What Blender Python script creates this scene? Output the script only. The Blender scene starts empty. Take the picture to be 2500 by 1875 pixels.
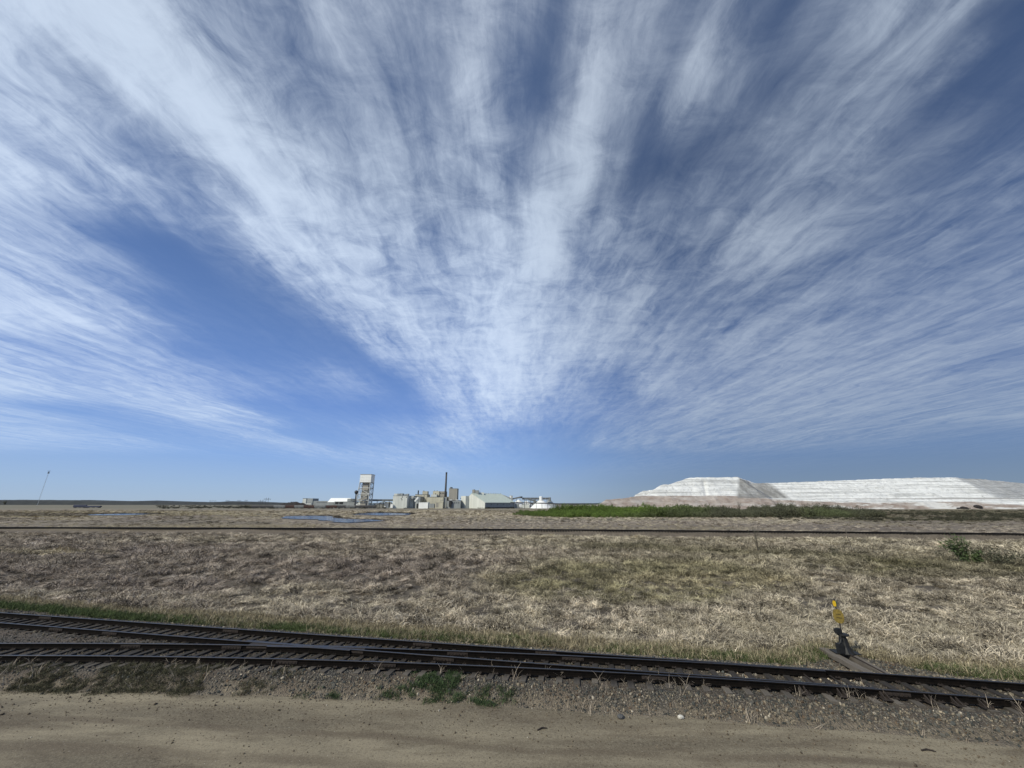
import bpy, math, random
import numpy as np
from mathutils import Vector, Matrix
R = math.radians
rng = np.random.default_rng(7)
random.seed(7)
SC = bpy.context.scene
COL = SC.collection

# ------------------------------------------------------------------ node helper
class NT:
    def __init__(s, tree):
        s.t = tree; tree.nodes.clear()
    def n(s, typ, inp=None, **pr):
        nd = s.t.nodes.new(typ)
        for k, v in pr.items(): setattr(nd, k, v)
        for k, v in (inp or {}).items():
            s.put(nd.inputs[k], v)
        return nd
    def put(s, sock, v):
        if isinstance(v, bpy.types.NodeSocket): s.t.links.new(v, sock)
        elif isinstance(v, (tuple, list)):
            v = tuple(v)
            if sock.type == 'RGBA' and len(v) == 3: v = v + (1,)
            sock.default_value = v
        else: sock.default_value = v
    def m(s, op, a, b=0.0, c=None, clamp=False):
        nd = s.t.nodes.new('ShaderNodeMath'); nd.operation = op; nd.use_clamp = clamp
        s.put(nd.inputs[0], a); s.put(nd.inputs[1], b)
        if c is not None: s.put(nd.inputs[2], c)
        return nd.outputs[0]
    def mix(s, f, a, b, mode='MIX'):
        nd = s.t.nodes.new('ShaderNodeMix'); nd.data_type = 'RGBA'; nd.blend_type = mode
        s.put(nd.inputs[0], f); s.put(nd.inputs[6], a); s.put(nd.inputs[7], b)
        return nd.outputs[2]
    def mr(s, v, a, b, c=0.0, d=1.0, smooth=False):
        nd = s.t.nodes.new('ShaderNodeMapRange'); nd.clamp = True
        if smooth: nd.interpolation_type = 'SMOOTHSTEP'
        s.put(nd.inputs[0], v)
        for i, x in enumerate((a, b, c, d)): s.put(nd.inputs[i+1], x)
        return nd.outputs[0]
    def xyz(s, x, y, z=0.0):
        nd = s.n('ShaderNodeCombineXYZ', {0: x, 1: y, 2: z}); return nd.outputs[0]
    def noise(s, vec, scale, detail=4, rough=.55, dist=0.0):
        nd = s.n('ShaderNodeTexNoise', {'Scale': scale, 'Detail': detail, 'Roughness': rough, 'Distortion': dist})
        s.put(nd.inputs['Vector'], vec)
        return nd.outputs[0]
    def ramp(s, fac, stops, interp='LINEAR'):
        nd = s.t.nodes.new('ShaderNodeValToRGB'); cr = nd.color_ramp; cr.interpolation = interp
        s.put(nd.inputs[0], fac)
        while len(cr.elements) < len(stops): cr.elements.new(0.5)
        for e, (p, c) in zip(cr.elements, stops):
            e.position = p
            e.color = (c, c, c, 1) if not isinstance(c, (tuple, list)) else tuple(c) + (1,)
        return nd.outputs[0]

# ------------------------------------------------------------------ camera
EYE = 6.2
FPX = 939.0                     # focal length for a frame 2500 wide
TH = math.atan((1230 - 937.5) / FPX)
cT, sT = math.cos(TH), math.sin(TH)
cam = bpy.data.cameras.new('camera'); camo = bpy.data.objects.new('camera', cam); COL.objects.link(camo)
cam.sensor_fit = 'HORIZONTAL'; cam.sensor_width = 36.0; cam.lens = 36.0 * FPX / 2500
cam.clip_start = 0.1; cam.clip_end = 40000
camo.location = (0, 0, EYE); camo.rotation_euler = (math.pi/2 + TH, 0, 0)
SC.camera = camo

SKYS = .10
# ------------------------------------------------------------------ world: sky with cirrus layer
SUN = Vector((-.57, -.50, .655)).normalized()
world = bpy.data.worlds.new('World'); SC.world = world; world.use_nodes = True
w = NT(world.node_tree)
sky = w.n('ShaderNodeTexSky', sky_type='NISHITA')
sky.sun_disc = False
sky.sun_elevation = math.asin(SUN.z)
sky.sun_rotation = math.atan2(SUN.x, SUN.y)
sky.altitude = 600; sky.air_density = 1.0; sky.dust_density = .6; sky.ozone_density = 2.5
tc = w.n('ShaderNodeTexCoord')
sep = w.n('ShaderNodeSeparateXYZ', {0: tc.outputs['Generated']})
dx, dy, dz = sep.outputs
zc = w.m('MAXIMUM', dz, .03)
u0 = w.m('DIVIDE', dx, zc); v0 = w.m('DIVIDE', dy, zc)
# slow warps bend the streaks, small ones curl their edges
wp = w.noise(w.xyz(w.m('MULTIPLY', u0, .7), w.m('MULTIPLY', v0, .45), 3.1), 1.0, 3)
wamp = w.m('MULTIPLY_ADD', w.m('ABSOLUTE', u0), .15, .12)
u = w.m('ADD', u0, w.m('MULTIPLY', w.m('SUBTRACT', wp, .5), wamp))
wp2 = w.noise(w.xyz(w.m('MULTIPLY', u0, 4.0), w.m('MULTIPLY', v0, 3.0), 9.4), 1.0, 5)
k2 = w.m('MULTIPLY_ADD', w.m('ABSOLUTE', u0), .05, .09)
u = w.m('ADD', u, w.m('MULTIPLY', w.m('SUBTRACT', wp2, .5), k2))
v = v0
pos = w.m('MULTIPLY_ADD', w.m('ARCTANGENT', u), 1/math.pi, .5)
lv = w.m('LOGARITHM', w.m('MAXIMUM', v, .2), math.e)
def direl(x, y):
    r = (x-1250)/FPX; q = (937.5-y)/FPX
    return r, cT - q*sT, sT + q*cT
# cover of the cirrus sheet: rows are distances of the sheet from the viewer, stops are streaks across it
ROWS = [
 (0, [(0,.72),(130,.8),(220,.95),(330,.9),(450,.55),(600,.36),(800,.42),(1000,.32),(1100,.3),(1190,.5),(1290,.3),(1390,.12),(1480,.6),(1560,.42),(1680,.22),(1770,.42),(1840,.2),(1920,.05),(2050,.32),(2150,.48),(2250,.28),(2350,.4),(2420,.1),(2500,.02)]),
 (200, [(0,.72),(120,.6),(230,.5),(330,.85),(450,.92),(560,.62),(680,.3),(850,.28),(1050,.22),(1170,.52),(1240,.3),(1330,.04),(1410,.25),(1455,.85),(1520,.4),(1600,.22),(1700,.55),(1780,.25),(1900,.13),(2000,.3),(2100,.38),(2200,.28),(2280,.35),(2340,.08),(2500,.08)]),
 (400, [(0,.7),(150,.52),(280,.6),(400,.25),(480,.45),(600,.92),(700,.72),(820,.36),(950,.4),(1100,.4),(1200,.45),(1300,.25),(1370,.45),(1425,.95),(1475,.28),(1570,.08),(1700,.14),(1850,.25),(1950,.3),(2050,.42),(2150,.3),(2300,.14),(2400,.2),(2500,.25)]),
 (600, [(0,.55),(120,.4),(250,.22),(350,.03),(450,.0),(550,.18),(680,.7),(800,.74),(900,.58),(1000,.5),(1150,.46),(1250,.55),(1330,.85),(1400,.38),(1500,.5),(1600,.33),(1750,.35),(1870,.7),(2000,.42),(2150,.3),(2300,.36),(2400,.25),(2500,.35)]),
 (750, [(0,.75),(100,.72),(180,.55),(280,.4),(370,.12),(450,.05),(600,.03),(700,.08),(780,.32),(900,.60),(1000,.68),(1100,.5),(1200,.70),(1300,.68),(1420,.62),(1550,.6),(1650,.3),(1800,.32),(1950,.45),(2100,.42),(2250,.36),(2400,.42),(2500,.32)]),
 (850, [(0,.45),(100,.25),(250,.4),(380,.25),(480,.09),(600,.04),(700,.05),(850,.06),(930,.45),(1050,.60),(1150,.66),(1250,.70),(1330,.66),(1450,.60),(1550,.5),(1700,.42),(1850,.52),(2000,.46),(2150,.42),(2300,.5),(2500,.35)]),
 (930, [(0,.6),(100,.5),(250,.35),(400,.45),(530,.2),(700,.12),(850,.2),(960,.04),(1070,.4),(1200,.66),(1300,.66),(1380,.38),(1490,.2),(1600,.52),(1700,.36),(1850,.56),(2000,.52),(2200,.52),(2350,.46),(2500,.42)]),
 (1000, [(0,.35),(150,.08),(300,.2),(420,.48),(550,.5),(650,.08),(850,.06),(1000,.06),(1120,.4),(1220,.6),(1280,.42),(1400,.25),(1550,.28),(1700,.52),(1900,.52),(2100,.52),(2300,.42),(2500,.46)]),
 (1060, [(0,.38),(200,.32),(330,.1),(480,.14),(600,.36),(750,.04),(900,.14),(1000,.22),(1120,.42),(1220,.14),(1400,.12),(1550,.32),(1750,.38),(1950,.42),(2150,.32),(2350,.2),(2500,.14)]),
 (1120, [(0,.06),(500,.04),(900,.24),(1000,.28),(1100,.12),(1400,.04),(1700,.14),(2000,.1),(2500,.04)]),
 (1190, [(0,.0),(2500,.0)]),
]
cov = None; lastl = None
for y, st in ROWS:
    _, Y, Z = direl(1250, y); l = math.log(Y/Z)
    stops = []
    for x, c in st:
        r, _, Z = direl(x, y)
        stops.append((math.atan(r/Z)/math.pi + .5, c))
    rp = w.ramp(pos, stops, 'B_SPLINE' if len(stops) > 30 else 'EASE')
    cov = rp if cov is None else w.mix(w.mr(lv, lastl, l, smooth=True), cov, rp)
    lastl = l
n1 = w.noise(w.xyz(w.m('MULTIPLY', u, 5.5), w.m('MULTIPLY', v, 1.0), 1.7), 1.0, 11, .66, .35)
n2 = w.noise(w.xyz(w.m('MULTIPLY', u, 17.0), w.m('MULTIPLY', v, 5.0), 5.2), 1.0, 10, .70, .9)
n3 = w.noise(w.xyz(w.m('MULTIPLY', u, 6.5), w.m('MULTIPLY', v, 7.0), 8.8), 1.0, 12, .68, .6)
n4 = w.noise(w.xyz(w.m('MULTIPLY', u, 12.5), w.m('MULTIPLY', v, 1.5), 14.2), 1.0, 9, .62, .5)
mm = w.m('MULTIPLY', cov, w.m('SUBTRACT', 1.3, cov))
mm = w.m('MULTIPLY_ADD', mm, 2.45, .05)
dev_ = w.m('MULTIPLY_ADD', w.m('SUBTRACT', n4, .5), .55, w.m('MULTIPLY', w.m('SUBTRACT', n1, .5), 1.0))
dev_ = w.m('ADD', dev_,
           w.m('ADD', w.m('MULTIPLY', w.m('SUBTRACT', n2, .5), .30), w.m('MULTIPLY', w.m('SUBTRACT', n3, .5), w.mr(dz, .12, .5, .35, 1.0))))
dens = w.m('MULTIPLY_ADD', dev_, mm, w.m('MULTIPLY_ADD', cov, w.mr(dz, .15, .5, 1.06, .96), w.m('MULTIPLY', w.mr(cov, .0, .2), .085)))
dens = w.m('ADD', w.m('MULTIPLY', w.mr(dens, .03, 1.02, 0, 1, True), .6), w.m('MULTIPLY', w.mr(dens, 0, 1.1), .4))
dens = w.m('MULTIPLY', dens, w.mr(dz, .0, .08, 0, 1, True))
# clear sky: deepest opposite the sun, pale at the horizon
hl = w.m('MAXIMUM', w.m('SQRT', w.m('ADD', w.m('MULTIPLY', dx, dx), w.m('MULTIPLY', dy, dy))), .05)
sh = Vector((SUN.x, SUN.y)).normalized()
sd = w.m('DIVIDE', w.m('ADD', w.m('MULTIPLY', dx, sh.x), w.m('MULTIPLY', dy, sh.y)), hl)
side = w.mr(sd, -1.0, -.58, .55, 1.0, True)
side = w.m('MULTIPLY_ADD', w.m('SUBTRACT', .88, side), w.mr(dz, .55, 1.0), side)
clear = w.ramp(dz, [(0, (.385,.50,.64)), (.035, (.345,.49,.70)), (.10, (.245,.415,.76)), (.22, (.150,.285,.64)), (.42, (.104,.200,.455)), (.68, (.084,.142,.290)), (1, (.066,.115,.235))])
clear = w.n('ShaderNodeVectorMath', {0: clear, 'Scale': w.m('MULTIPLY', side, 1/SKYS)}, operation='SCALE').outputs[0]
skyc = w.mix(.02, clear, sky.outputs[0])
cl = w.n('ShaderNodeVectorMath', {0: w.ramp(dz, [(0, (.50,.62,.79)), (.3, (.59,.70,.88)), (.7, (.575,.675,.82)), (1, (.6,.67,.78))]), 'Scale': w.m('MULTIPLY', w.m('MULTIPLY_ADD', side, .8, .2), 1.1/SKYS)}, operation='SCALE').outputs[0]
out = w.mix(w.m('MULTIPLY', dens, .95), skyc, cl)
bg = w.n('ShaderNodeBackground', {'Color': out, 'Strength': SKYS})
w.n('ShaderNodeOutputWorld', {'Surface': bg.outputs[0]})

# ------------------------------------------------------------------ sun, exposure
sun = bpy.data.lights.new('sun', 'SUN'); suno = bpy.data.objects.new('sun', sun); COL.objects.link(suno)
sun.energy = 3.4; sun.angle = R(.5); sun.color = (1, .955, .81)
suno.rotation_euler = SUN.to_track_quat('Z', 'Y').to_euler()
VS = SC.view_settings
VS.view_transform = 'Standard'; VS.look = 'None'; VS.gamma = 1.0; VS.exposure = 0.0; VS.use_curve_mapping = False
SC.cycles.max_bounces = 6; SC.cycles.diffuse_bounces = 3; SC.cycles.transparent_max_bounces = 8

# ------------------------------------------------------------------ geometry helpers
def at(x, y, z=0.0):
    """ground point at height z for a direction given in units of the 2500-wide frame"""
    r, Y, Z = direl(x, y); t = (z-EYE)/Z
    return r*t, Y*t
def xat(x, Y, z=2.0):
    """X at distance Y and height z"""
    d = Y*cT + (z-EYE)*sT
    return (x-1250)/FPX*d
def zat(y, Y):
    _, yy, zz = direl(1250, y); return EYE + Y*zz/yy
def pixof(X, Y, Z):
    Z = Z-EYE; d = Y*cT + Z*sT
    return 1250 + FPX*X/d, 937.5 - FPX*(-Y*sT+Z*cT)/d

def hash2(ix, iy, seed):
    h = (ix.astype(np.int64)*374761393 + iy.astype(np.int64)*668265263 + seed*982451653) & 0x7fffffff
    h = ((h ^ (h >> 13))*1274126177) & 0x7fffffff
    h = h ^ (h >> 16)
    return (h & 0xffff)/65535.0
def vn(x, y, seed=0):
    x = np.asarray(x, float); y = np.asarray(y, float)
    ix = np.floor(x); iy = np.floor(y); fx = x-ix; fy = y-iy
    fx = fx*fx*(3-2*fx); fy = fy*fy*(3-2*fy)
    a = hash2(ix, iy, seed); b = hash2(ix+1, iy, seed); c = hash2(ix, iy+1, seed); d = hash2(ix+1, iy+1, seed)
    return (a*(1-fx)+b*fx)*(1-fy) + (c*(1-fx)+d*fx)*fy
def fbm(x, y, seed=0, o=4):
    s = 0; a = .5; t = 0
    for k in range(o):
        s = s + a*vn(x*2**k, y*2**k, seed+k*17); t += a; a *= .5
    return s/t
def sstep(a, b, x):
    t = np.clip((x-a)/(b-a), 0, 1); return t*t*(3-2*t)

def mesh_np(name, V, F, mats=None, smooth=False, attrs=None, mi=None):
    me = bpy.data.meshes.new(name)
    if isinstance(F, np.ndarray):
        nf, k = F.shape
        me.vertices.add(len(V)); me.vertices.foreach_set('co', np.asarray(V, np.float32).ravel())
        me.loops.add(nf*k); me.loops.foreach_set('vertex_index', F.astype(np.int32).ravel())
        me.polygons.add(nf); me.polygons.foreach_set('loop_start', np.arange(0, nf*k, k, dtype=np.int32))
        me.update(calc_edges=True)
    else:
        me.from_pydata([tuple(p) for p in V], [], F); me.update()
    if mats:
        for m_ in (mats if isinstance(mats, (list, tuple)) else [mats]): me.materials.append(m_)
    if mi is not None: me.polygons.foreach_set('material_index', np.asarray(mi, np.int32))
    me.polygons.foreach_set('use_smooth', [bool(smooth)]*len(me.polygons))
    for k, a in (attrs or {}).items():
        a = np.asarray(a, np.float32)
        if a.ndim == 1:
            at_ = me.attributes.new(k, 'FLOAT', 'POINT'); at_.data.foreach_set('value', a)
        elif a.shape[1] == 3:
            at_ = me.attributes.new(k, 'FLOAT_VECTOR', 'POINT'); at_.data.foreach_set('vector', a.ravel())
    me.update()
    return me
def tag(o, label=None, cat=None, group=None, kind=None):
    if label: o['label'] = label
    if cat: o['category'] = cat
    if group: o['group'] = group
    if kind: o['kind'] = kind
    return o
LOC = {}
def thing(name, label, cat, loc=(0,0,0), group=None):
    o = bpy.data.objects.new(name, None); COL.objects.link(o)
    o.location = loc; o.empty_display_size = .3
    LOC[o.name] = Vector(loc)
    return tag(o, label, cat, group)
def link(name, me, parent=None, kind=None, label=None):
    o = bpy.data.objects.new(name, me); COL.objects.link(o)
    if parent is not None: o.parent = parent
    LOC[o.name] = LOC.get(parent.name, Vector((0,0,0))).copy() if parent is not None else Vector((0,0,0))
    if kind: o['kind'] = kind
    if label: o['label'] = label
    return o
def tree_copy(root, loc):
    def cp(o, par):
        c = o.copy(); COL.objects.link(c)
        if par is not None: c.parent = par
        for ch in o.children: cp(ch, c)
        return c
    c = cp(root, None); c.location = loc; LOC[c.name] = Vector(loc)
    return c
class MB:
    """collects shapes given in world coordinates; build() makes ONE mesh object"""
    def __init__(s): s.v = []; s.f = []; s.mi = []; s.cur = 0
    def add(s, V, F):
        b = len(s.v); s.v += [tuple(p) for p in V]
        for f in F: s.f.append(tuple(i+b for i in f)); s.mi.append(s.cur)
        return s
    def box(s, x0, x1, y0, y1, z0, z1):
        V = [(x0,y0,z0),(x1,y0,z0),(x1,y1,z0),(x0,y1,z0),(x0,y0,z1),(x1,y0,z1),(x1,y1,z1),(x0,y1,z1)]
        return s.add(V, [(3,2,1,0),(4,5,6,7),(0,1,5,4),(1,2,6,5),(2,3,7,6),(3,0,4,7)])
    def obox(s, c, ax, ay, hx, hy, z0, z1):
        """box at c with horizontal axes ax, ay (unit 2-vectors)"""
        V = []
        for z in (z0, z1):
            for a, b in ((-1,-1),(1,-1),(1,1),(-1,1)):
                V.append((c[0]+ax[0]*a*hx+ay[0]*b*hy, c[1]+ax[1]*a*hx+ay[1]*b*hy, z))
        return s.add(V, [(3,2,1,0),(4,5,6,7),(0,1,5,4),(1,2,6,5),(2,3,7,6),(3,0,4,7)])
    def bar(s, p, q, r, n=6, r2=None):
        p = Vector(p); q = Vector(q); d = (q-p).normalized(); r2 = r if r2 is None else r2
        a = d.orthogonal().normalized(); b = d.cross(a)
        V = []
        for o, rr in ((p, r), (q, r2)):
            for i in range(n):
                t = 2*math.pi*(i+.5)/n
                V.append(o + a*math.cos(t)*rr + b*math.sin(t)*rr)
        F = [(i, (i+1) % n, n+(i+1) % n, n+i) for i in range(n)] + [tuple(reversed(range(n))), tuple(range(n, 2*n))]
        return s.add(V, F)
    def lathe(s, c, prof, n=16):
        """prof: (radius, z) pairs"""
        V = []; F = []
        for r_, z in prof:
            for i in range(n):
                t = 2*math.pi*i/n; V.append((c[0]+r_*math.cos(t), c[1]+r_*math.sin(t), z))
        for k in range(len(prof)-1):
            for i in range(n):
                j = (i+1) % n; F.append((k*n+i, k*n+j, (k+1)*n+j, (k+1)*n+i))
        F.append(tuple(reversed(range(n)))); F.append(tuple(range((len(prof)-1)*n, len(prof)*n)))
        return s.add(V, F)
    def prism(s, pts, off):
        """polygon pts (3-D) extruded by off"""
        n = len(pts); off = Vector(off)
        V = [Vector(p) for p in pts] + [Vector(p)+off for p in pts]
        F = [tuple(reversed(range(n))), tuple(range(n, 2*n))] + [(i, (i+1) % n, n+(i+1) % n, n+i) for i in range(n)]
        return s.add(V, F)
    def build(s, name, mats, parent=None, kind=None, label=None, smooth=False):
        L = LOC.get(parent.name, Vector((0,0,0))) if parent is not None else Vector((0,0,0))
        V = [(a-L.x, b-L.y, c-L.z) for a, b, c in s.v]
        me = mesh_np(name, V, s.f, mats, smooth, mi=s.mi)
        import bmesh
        bm = bmesh.new(); bm.from_mesh(me); bmesh.ops.recalc_face_normals(bm, faces=bm.faces); bm.to_mesh(me); bm.free()
        return link(name, me, parent, kind, label)

# ------------------------------------------------------------------ materials
def mat(name, fn):
    m_ = bpy.data.materials.new(name); m_.use_nodes = True
    t = NT(m_.node_tree); bsdf = t.n('ShaderNodeBsdfPrincipled')
    o = t.n('ShaderNodeOutputMaterial', {'Surface': bsdf.outputs[0]})
    fn(t, bsdf); return m_
def geo_pos(t): return t.n('ShaderNodeNewGeometry').outputs['Position']
def bump(t, b, h, strength, dist):
    t.put(b.inputs['Normal'], t.n('ShaderNodeBump', {'Height': h, 'Strength': strength, 'Distance': dist}).outputs[0])
def plain(name, c, rough=.7, var=.25, scale=1.5, metal=0.0, streak=False):
    def fn(t, b):
        p = t.n('ShaderNodeTexCoord').outputs['Object']
        if streak: p = t.n('ShaderNodeMapping', {'Vector': p, 'Scale': (1, 1, .12)}).outputs[0]
        n = t.noise(p, scale, 5, .6)
        col = t.mix(t.mr(n, .3, .7), tuple(x*(1-var) for x in c), tuple(min(1, x*(1+var)) for x in c))
        t.put(b.inputs['Base Color'], col); b.inputs['Roughness'].default_value = rough; b.inputs['Metallic'].default_value = metal
    return mat(name, fn)

def m_ground(t, b):
    p = geo_pos(t)
    n1 = t.noise(p, .035, 5, .6); n2 = t.noise(p, .9, 6, .65)
    st = t.n('ShaderNodeMapping', {'Vector': p, 'Scale': (.006, .03, 1), 'Rotation': (0, 0, .05)}).outputs[0]
    n3 = t.noise(st, 1.0, 6, .6)
    far = t.mr(t.n('ShaderNodeSeparateXYZ', {0: p}).outputs[1], 60, 160)
    near = t.mix(t.mr(n2, .35, .7), (.05, .04, .03), (.13, .105, .075))
    fc = t.mix(t.mr(n1, .35, .65), (.27, .222, .165), (.175, .142, .112))
    fc = t.mix(t.mr(n3, .52, .62), fc, (.27, .22, .135))
    fc = t.mix(t.mr(n3, .42, .34), fc, (.075, .07, .045))
    fc = t.mix(t.mr(t.noise(p, .35, 7, .7), .42, .66, .0, .35), fc, (.11, .09, .07))
    # past the marsh: pale pasture
    sy = t.n('ShaderNodeSeparateXYZ', {0: p}).outputs[1]
    fc = t.mix(t.mr(sy, 420, 640, 0, .8), fc, t.mix(t.mr(n3, .4, .6), (.19, .165, .115), (.105, .105, .062)))
    t.put(b.inputs['Base Color'], t.mix(far, near, fc)); b.inputs['Roughness'].default_value = .95
    bump(t, b, t.noise(p, 2.5, 6, .7), .8, .15)
M_GROUND = mat('marsh_soil', m_ground)

def m_road(t, b):
    p = geo_pos(t)
    mp = t.n('ShaderNodeMapping', {'Vector': p, 'Rotation': (0, 0, .10), 'Scale': (.13, .62, 1)}).outputs[0]
    band = t.noise(mp, 1.0, 5, .55, .4)
    blot = t.noise(p, .55, 5, .6)
    fine = t.noise(p, 14, 5, .75); grit = t.noise(p, 30, 3, .7)
    c = t.mix(t.mr(band, .38, .60), (.072, .053, .031), (.26, .218, .145))
    c = t.mix(t.mr(blot, .35, .75, 0, .55), c, (.17, .147, .10))
    c = t.mix(t.mr(fine, .35, .72, .0, .5), c, (.28, .24, .17))
    c = t.mix(t.mr(fine, .46, .30, .0, .75), c, (.06, .047, .033))
    c = t.mix(t.mr(t.noise(mp, 2.6, 5, .6), .5, .68, 0, .6), c, (.085, .062, .038))
    # wheel tracks worn along the road
    wy = t.n('ShaderNodeSeparateXYZ', {0: t.n('ShaderNodeMapping', {'Vector': p, 'Rotation': (0, 0, .10)}).outputs[0]}).outputs[1]
    wv = t.m('ADD', wy, t.m('MULTIPLY', t.noise(p, .12, 2), 1.6))
    for c0, wd_ in ((11.6, .32), (13.3, .34), (8.7, .30), (10.2, .26), (14.7, .22)):
        q = t.mr(t.m('ABSOLUTE', t.m('SUBTRACT', wv, c0)), wd_, wd_*.35)
        c = t.mix(t.m('MULTIPLY', q, t.mr(t.noise(p, .35, 4), .35, .62, .15, .85)), c, (.105, .08, .052))
    c = t.mix(t.mr(grit, .56, .70, 0, .55), c, (.34, .295, .215))
    c = t.mix(t.mr(grit, .44, .33, 0, .6), c, (.055, .043, .03))
    v = t.n('ShaderNodeTexVoronoi', {'Vector': p, 'Scale': 9.0})
    peb = t.m('MULTIPLY', t.mr(v.outputs['Distance'], .16, .10), t.mr(t.n('ShaderNodeSeparateXYZ', {0: v.outputs['Color']}).outputs[0], .80, .84))
    c = t.mix(peb, c, t.mix(t.n('ShaderNodeSeparateXYZ', {0: v.outputs['Color']}).outputs[1], (.06, .05, .04), (.38, .34, .28)))
    t.put(b.inputs['Base Color'], c); b.inputs['Roughness'].default_value = .95
    h = t.m('ADD', t.m('MULTIPLY', band, 1.2), t.m('ADD', t.m('MULTIPLY', fine, .35), t.m('MULTIPLY', grit, .15)))
    bump(t, b, t.m('ADD', h, t.m('MULTIPLY', peb, .25)), .55, .06)
M_ROAD = mat('packed_dirt', m_road)

def m_bed(t, b):
    p = geo_pos(t)
    v = t.n('ShaderNodeTexVoronoi', {'Vector': p, 'Scale': 17.0})
    cr = t.n('ShaderNodeSeparateXYZ', {0: v.outputs['Color']}).outputs[0]
    c = t.ramp(cr, [(0, (.05, .05, .048)), (.45, (.12, .11, .095)), (.8, (.20, .18, .145)), (1, (.36, .33, .28))])
    c = t.mix(t.mr(v.outputs['Distance'], .25, .55), c, (.03, .026, .022))
    big = t.noise(p, .5, 5, .6)
    c = t.mix(t.mr(big, .40, .62, 0, .75), c, (.105, .078, .055))
    at_ = t.n('ShaderNodeAttribute', attribute_name='gauge').outputs['Fac']     # oil and rust between the rails
    c = t.mix(t.m('MULTIPLY', at_, t.mr(t.noise(p, 1.1, 4), .25, .6, .6, .97)), c, (.072, .057, .042))
    dirt = t.n('ShaderNodeAttribute', attribute_name='dirt').outputs['Fac']     # road dust on the toe of the slope
    c = t.mix(t.m('MULTIPLY', dirt, t.mr(t.noise(p, 3, 5), .2, .6)), c, (.20, .165, .118))
    t.put(b.inputs['Base Color'], c); b.inputs['Roughness'].default_value = .95
    bump(t, b, t.m('SUBTRACT', 1.0, v.outputs['Distance']), 1.0, .05)
M_BED = mat('ballast', m_bed)

def m_inst(name, varn=.5, rough=.9):
    def fn(t, b):
        ti = t.n('ShaderNodeAttribute', attribute_name='tint', attribute_type='INSTANCER').outputs['Vector']
        sh = t.n('ShaderNodeAttribute', attribute_name='shade').outputs['Fac']
        c = t.n('ShaderNodeVectorMath', {0: ti, 'Scale': sh}, operation='SCALE').outputs[0]
        t.put(b.inputs['Base Color'], c); b.inputs['Roughness'].default_value = rough
        b.inputs['Specular IOR Level'].default_value = .2
    return mat(name, fn)
M_BLADE = m_inst('dry_blade'); M_STONE = m_inst('crushed_stone'); M_LEAF = m_inst('willow_leaf')

def m_tie(t, b):
    rnd = t.n('ShaderNodeObjectInfo').outputs['Random']
    p = t.n('ShaderNodeTexCoord').outputs['Object']
    mp = t.n('ShaderNodeMapping', {'Vector': p, 'Scale': (30, 2.0, 8)}).outputs[0]
    g = t.noise(mp, 1.0, 5, .65)
    c = t.mix(rnd, (.013, .0105, .009), (.030, .025, .021))
    c = t.mix(t.mr(g, .48, .72, 0, .6), c, (.075, .062, .05))
    c = t.mix(t.mr(t.noise(p, 1.6, 4), .5, .75, 0, .7), c, (.022, .015, .011))
    # the ends beyond the rails are bleached by weather
    yy = t.n('ShaderNodeAttribute', attribute_name='endw').outputs['Fac']
    c = t.mix(t.m('MULTIPLY', yy, t.mr(rnd, .1, .8, .35, 1)), c, t.mix(g, (.07, .06, .048), (.18, .155, .125)))
    t.put(b.inputs['Base Color'], c); b.inputs['Roughness'].default_value = .9
    bump(t, b, g, .6, .02)
M_TIE = mat('creosoted_timber', m_tie)
def m_timber(t, b):
    p = t.n('ShaderNodeTexCoord').outputs['Object']
    mp = t.n('ShaderNodeMapping', {'Vector': p, 'Scale': (20, 1.5, 8)}).outputs[0]
    g = t.noise(mp, 1.0, 5, .65)
    t.put(b.inputs['Base Color'], t.mix(t.mr(g, .3, .7), (.085, .07, .055), (.18, .155, .125))); b.inputs['Roughness'].default_value = .9
    bump(t, b, g, .6, .02)
M_TIMBER = mat('weathered_timber', m_timber)
def m_rail(t, b):
    p = geo_pos(t)
    n = t.noise(p, 6, 5, .6)
    t.put(b.inputs['Base Color'], t.mix(t.mr(n, .35, .7), (.003, .0026, .0024), (.009, .0065, .005))); b.inputs['Roughness'].default_value = .85
    b.inputs['Specular IOR Level'].default_value = .1
M_RAIL = mat('rail_side', m_rail)
def m_railtop(t, b):
    p = geo_pos(t); n = t.noise(p, 3, 5, .6)
    t.put(b.inputs['Base Color'], t.mix(t.mr(n, .35, .7), (.016, .013, .012), (.034, .028, .024))); b.inputs['Metallic'].default_value = .4
    t.put(b.inputs['Roughness'], t.mr(n, .3, .7, .28, .45))
M_RAILTOP = mat('rail_top', m_railtop)
M_RUST = plain('rusty_iron', (.026, .018, .0135), .85, .5, 12)
M_IRON = plain('dark_cast_iron', (.011, .011, .0105), .6, .45, 9)
M_YELLOW = plain('shaded_yellow', (.185, .13, .022), .6, .45, 14)  # shade on the oval target is put into this duller yellow
M_YELLOW2 = plain('bright_yellow', (.60, .38, .012), .45, .15, 14)
M_GREEN = plain('dark_green_paint', (.02, .11, .06), .5, .3, 14)

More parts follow.
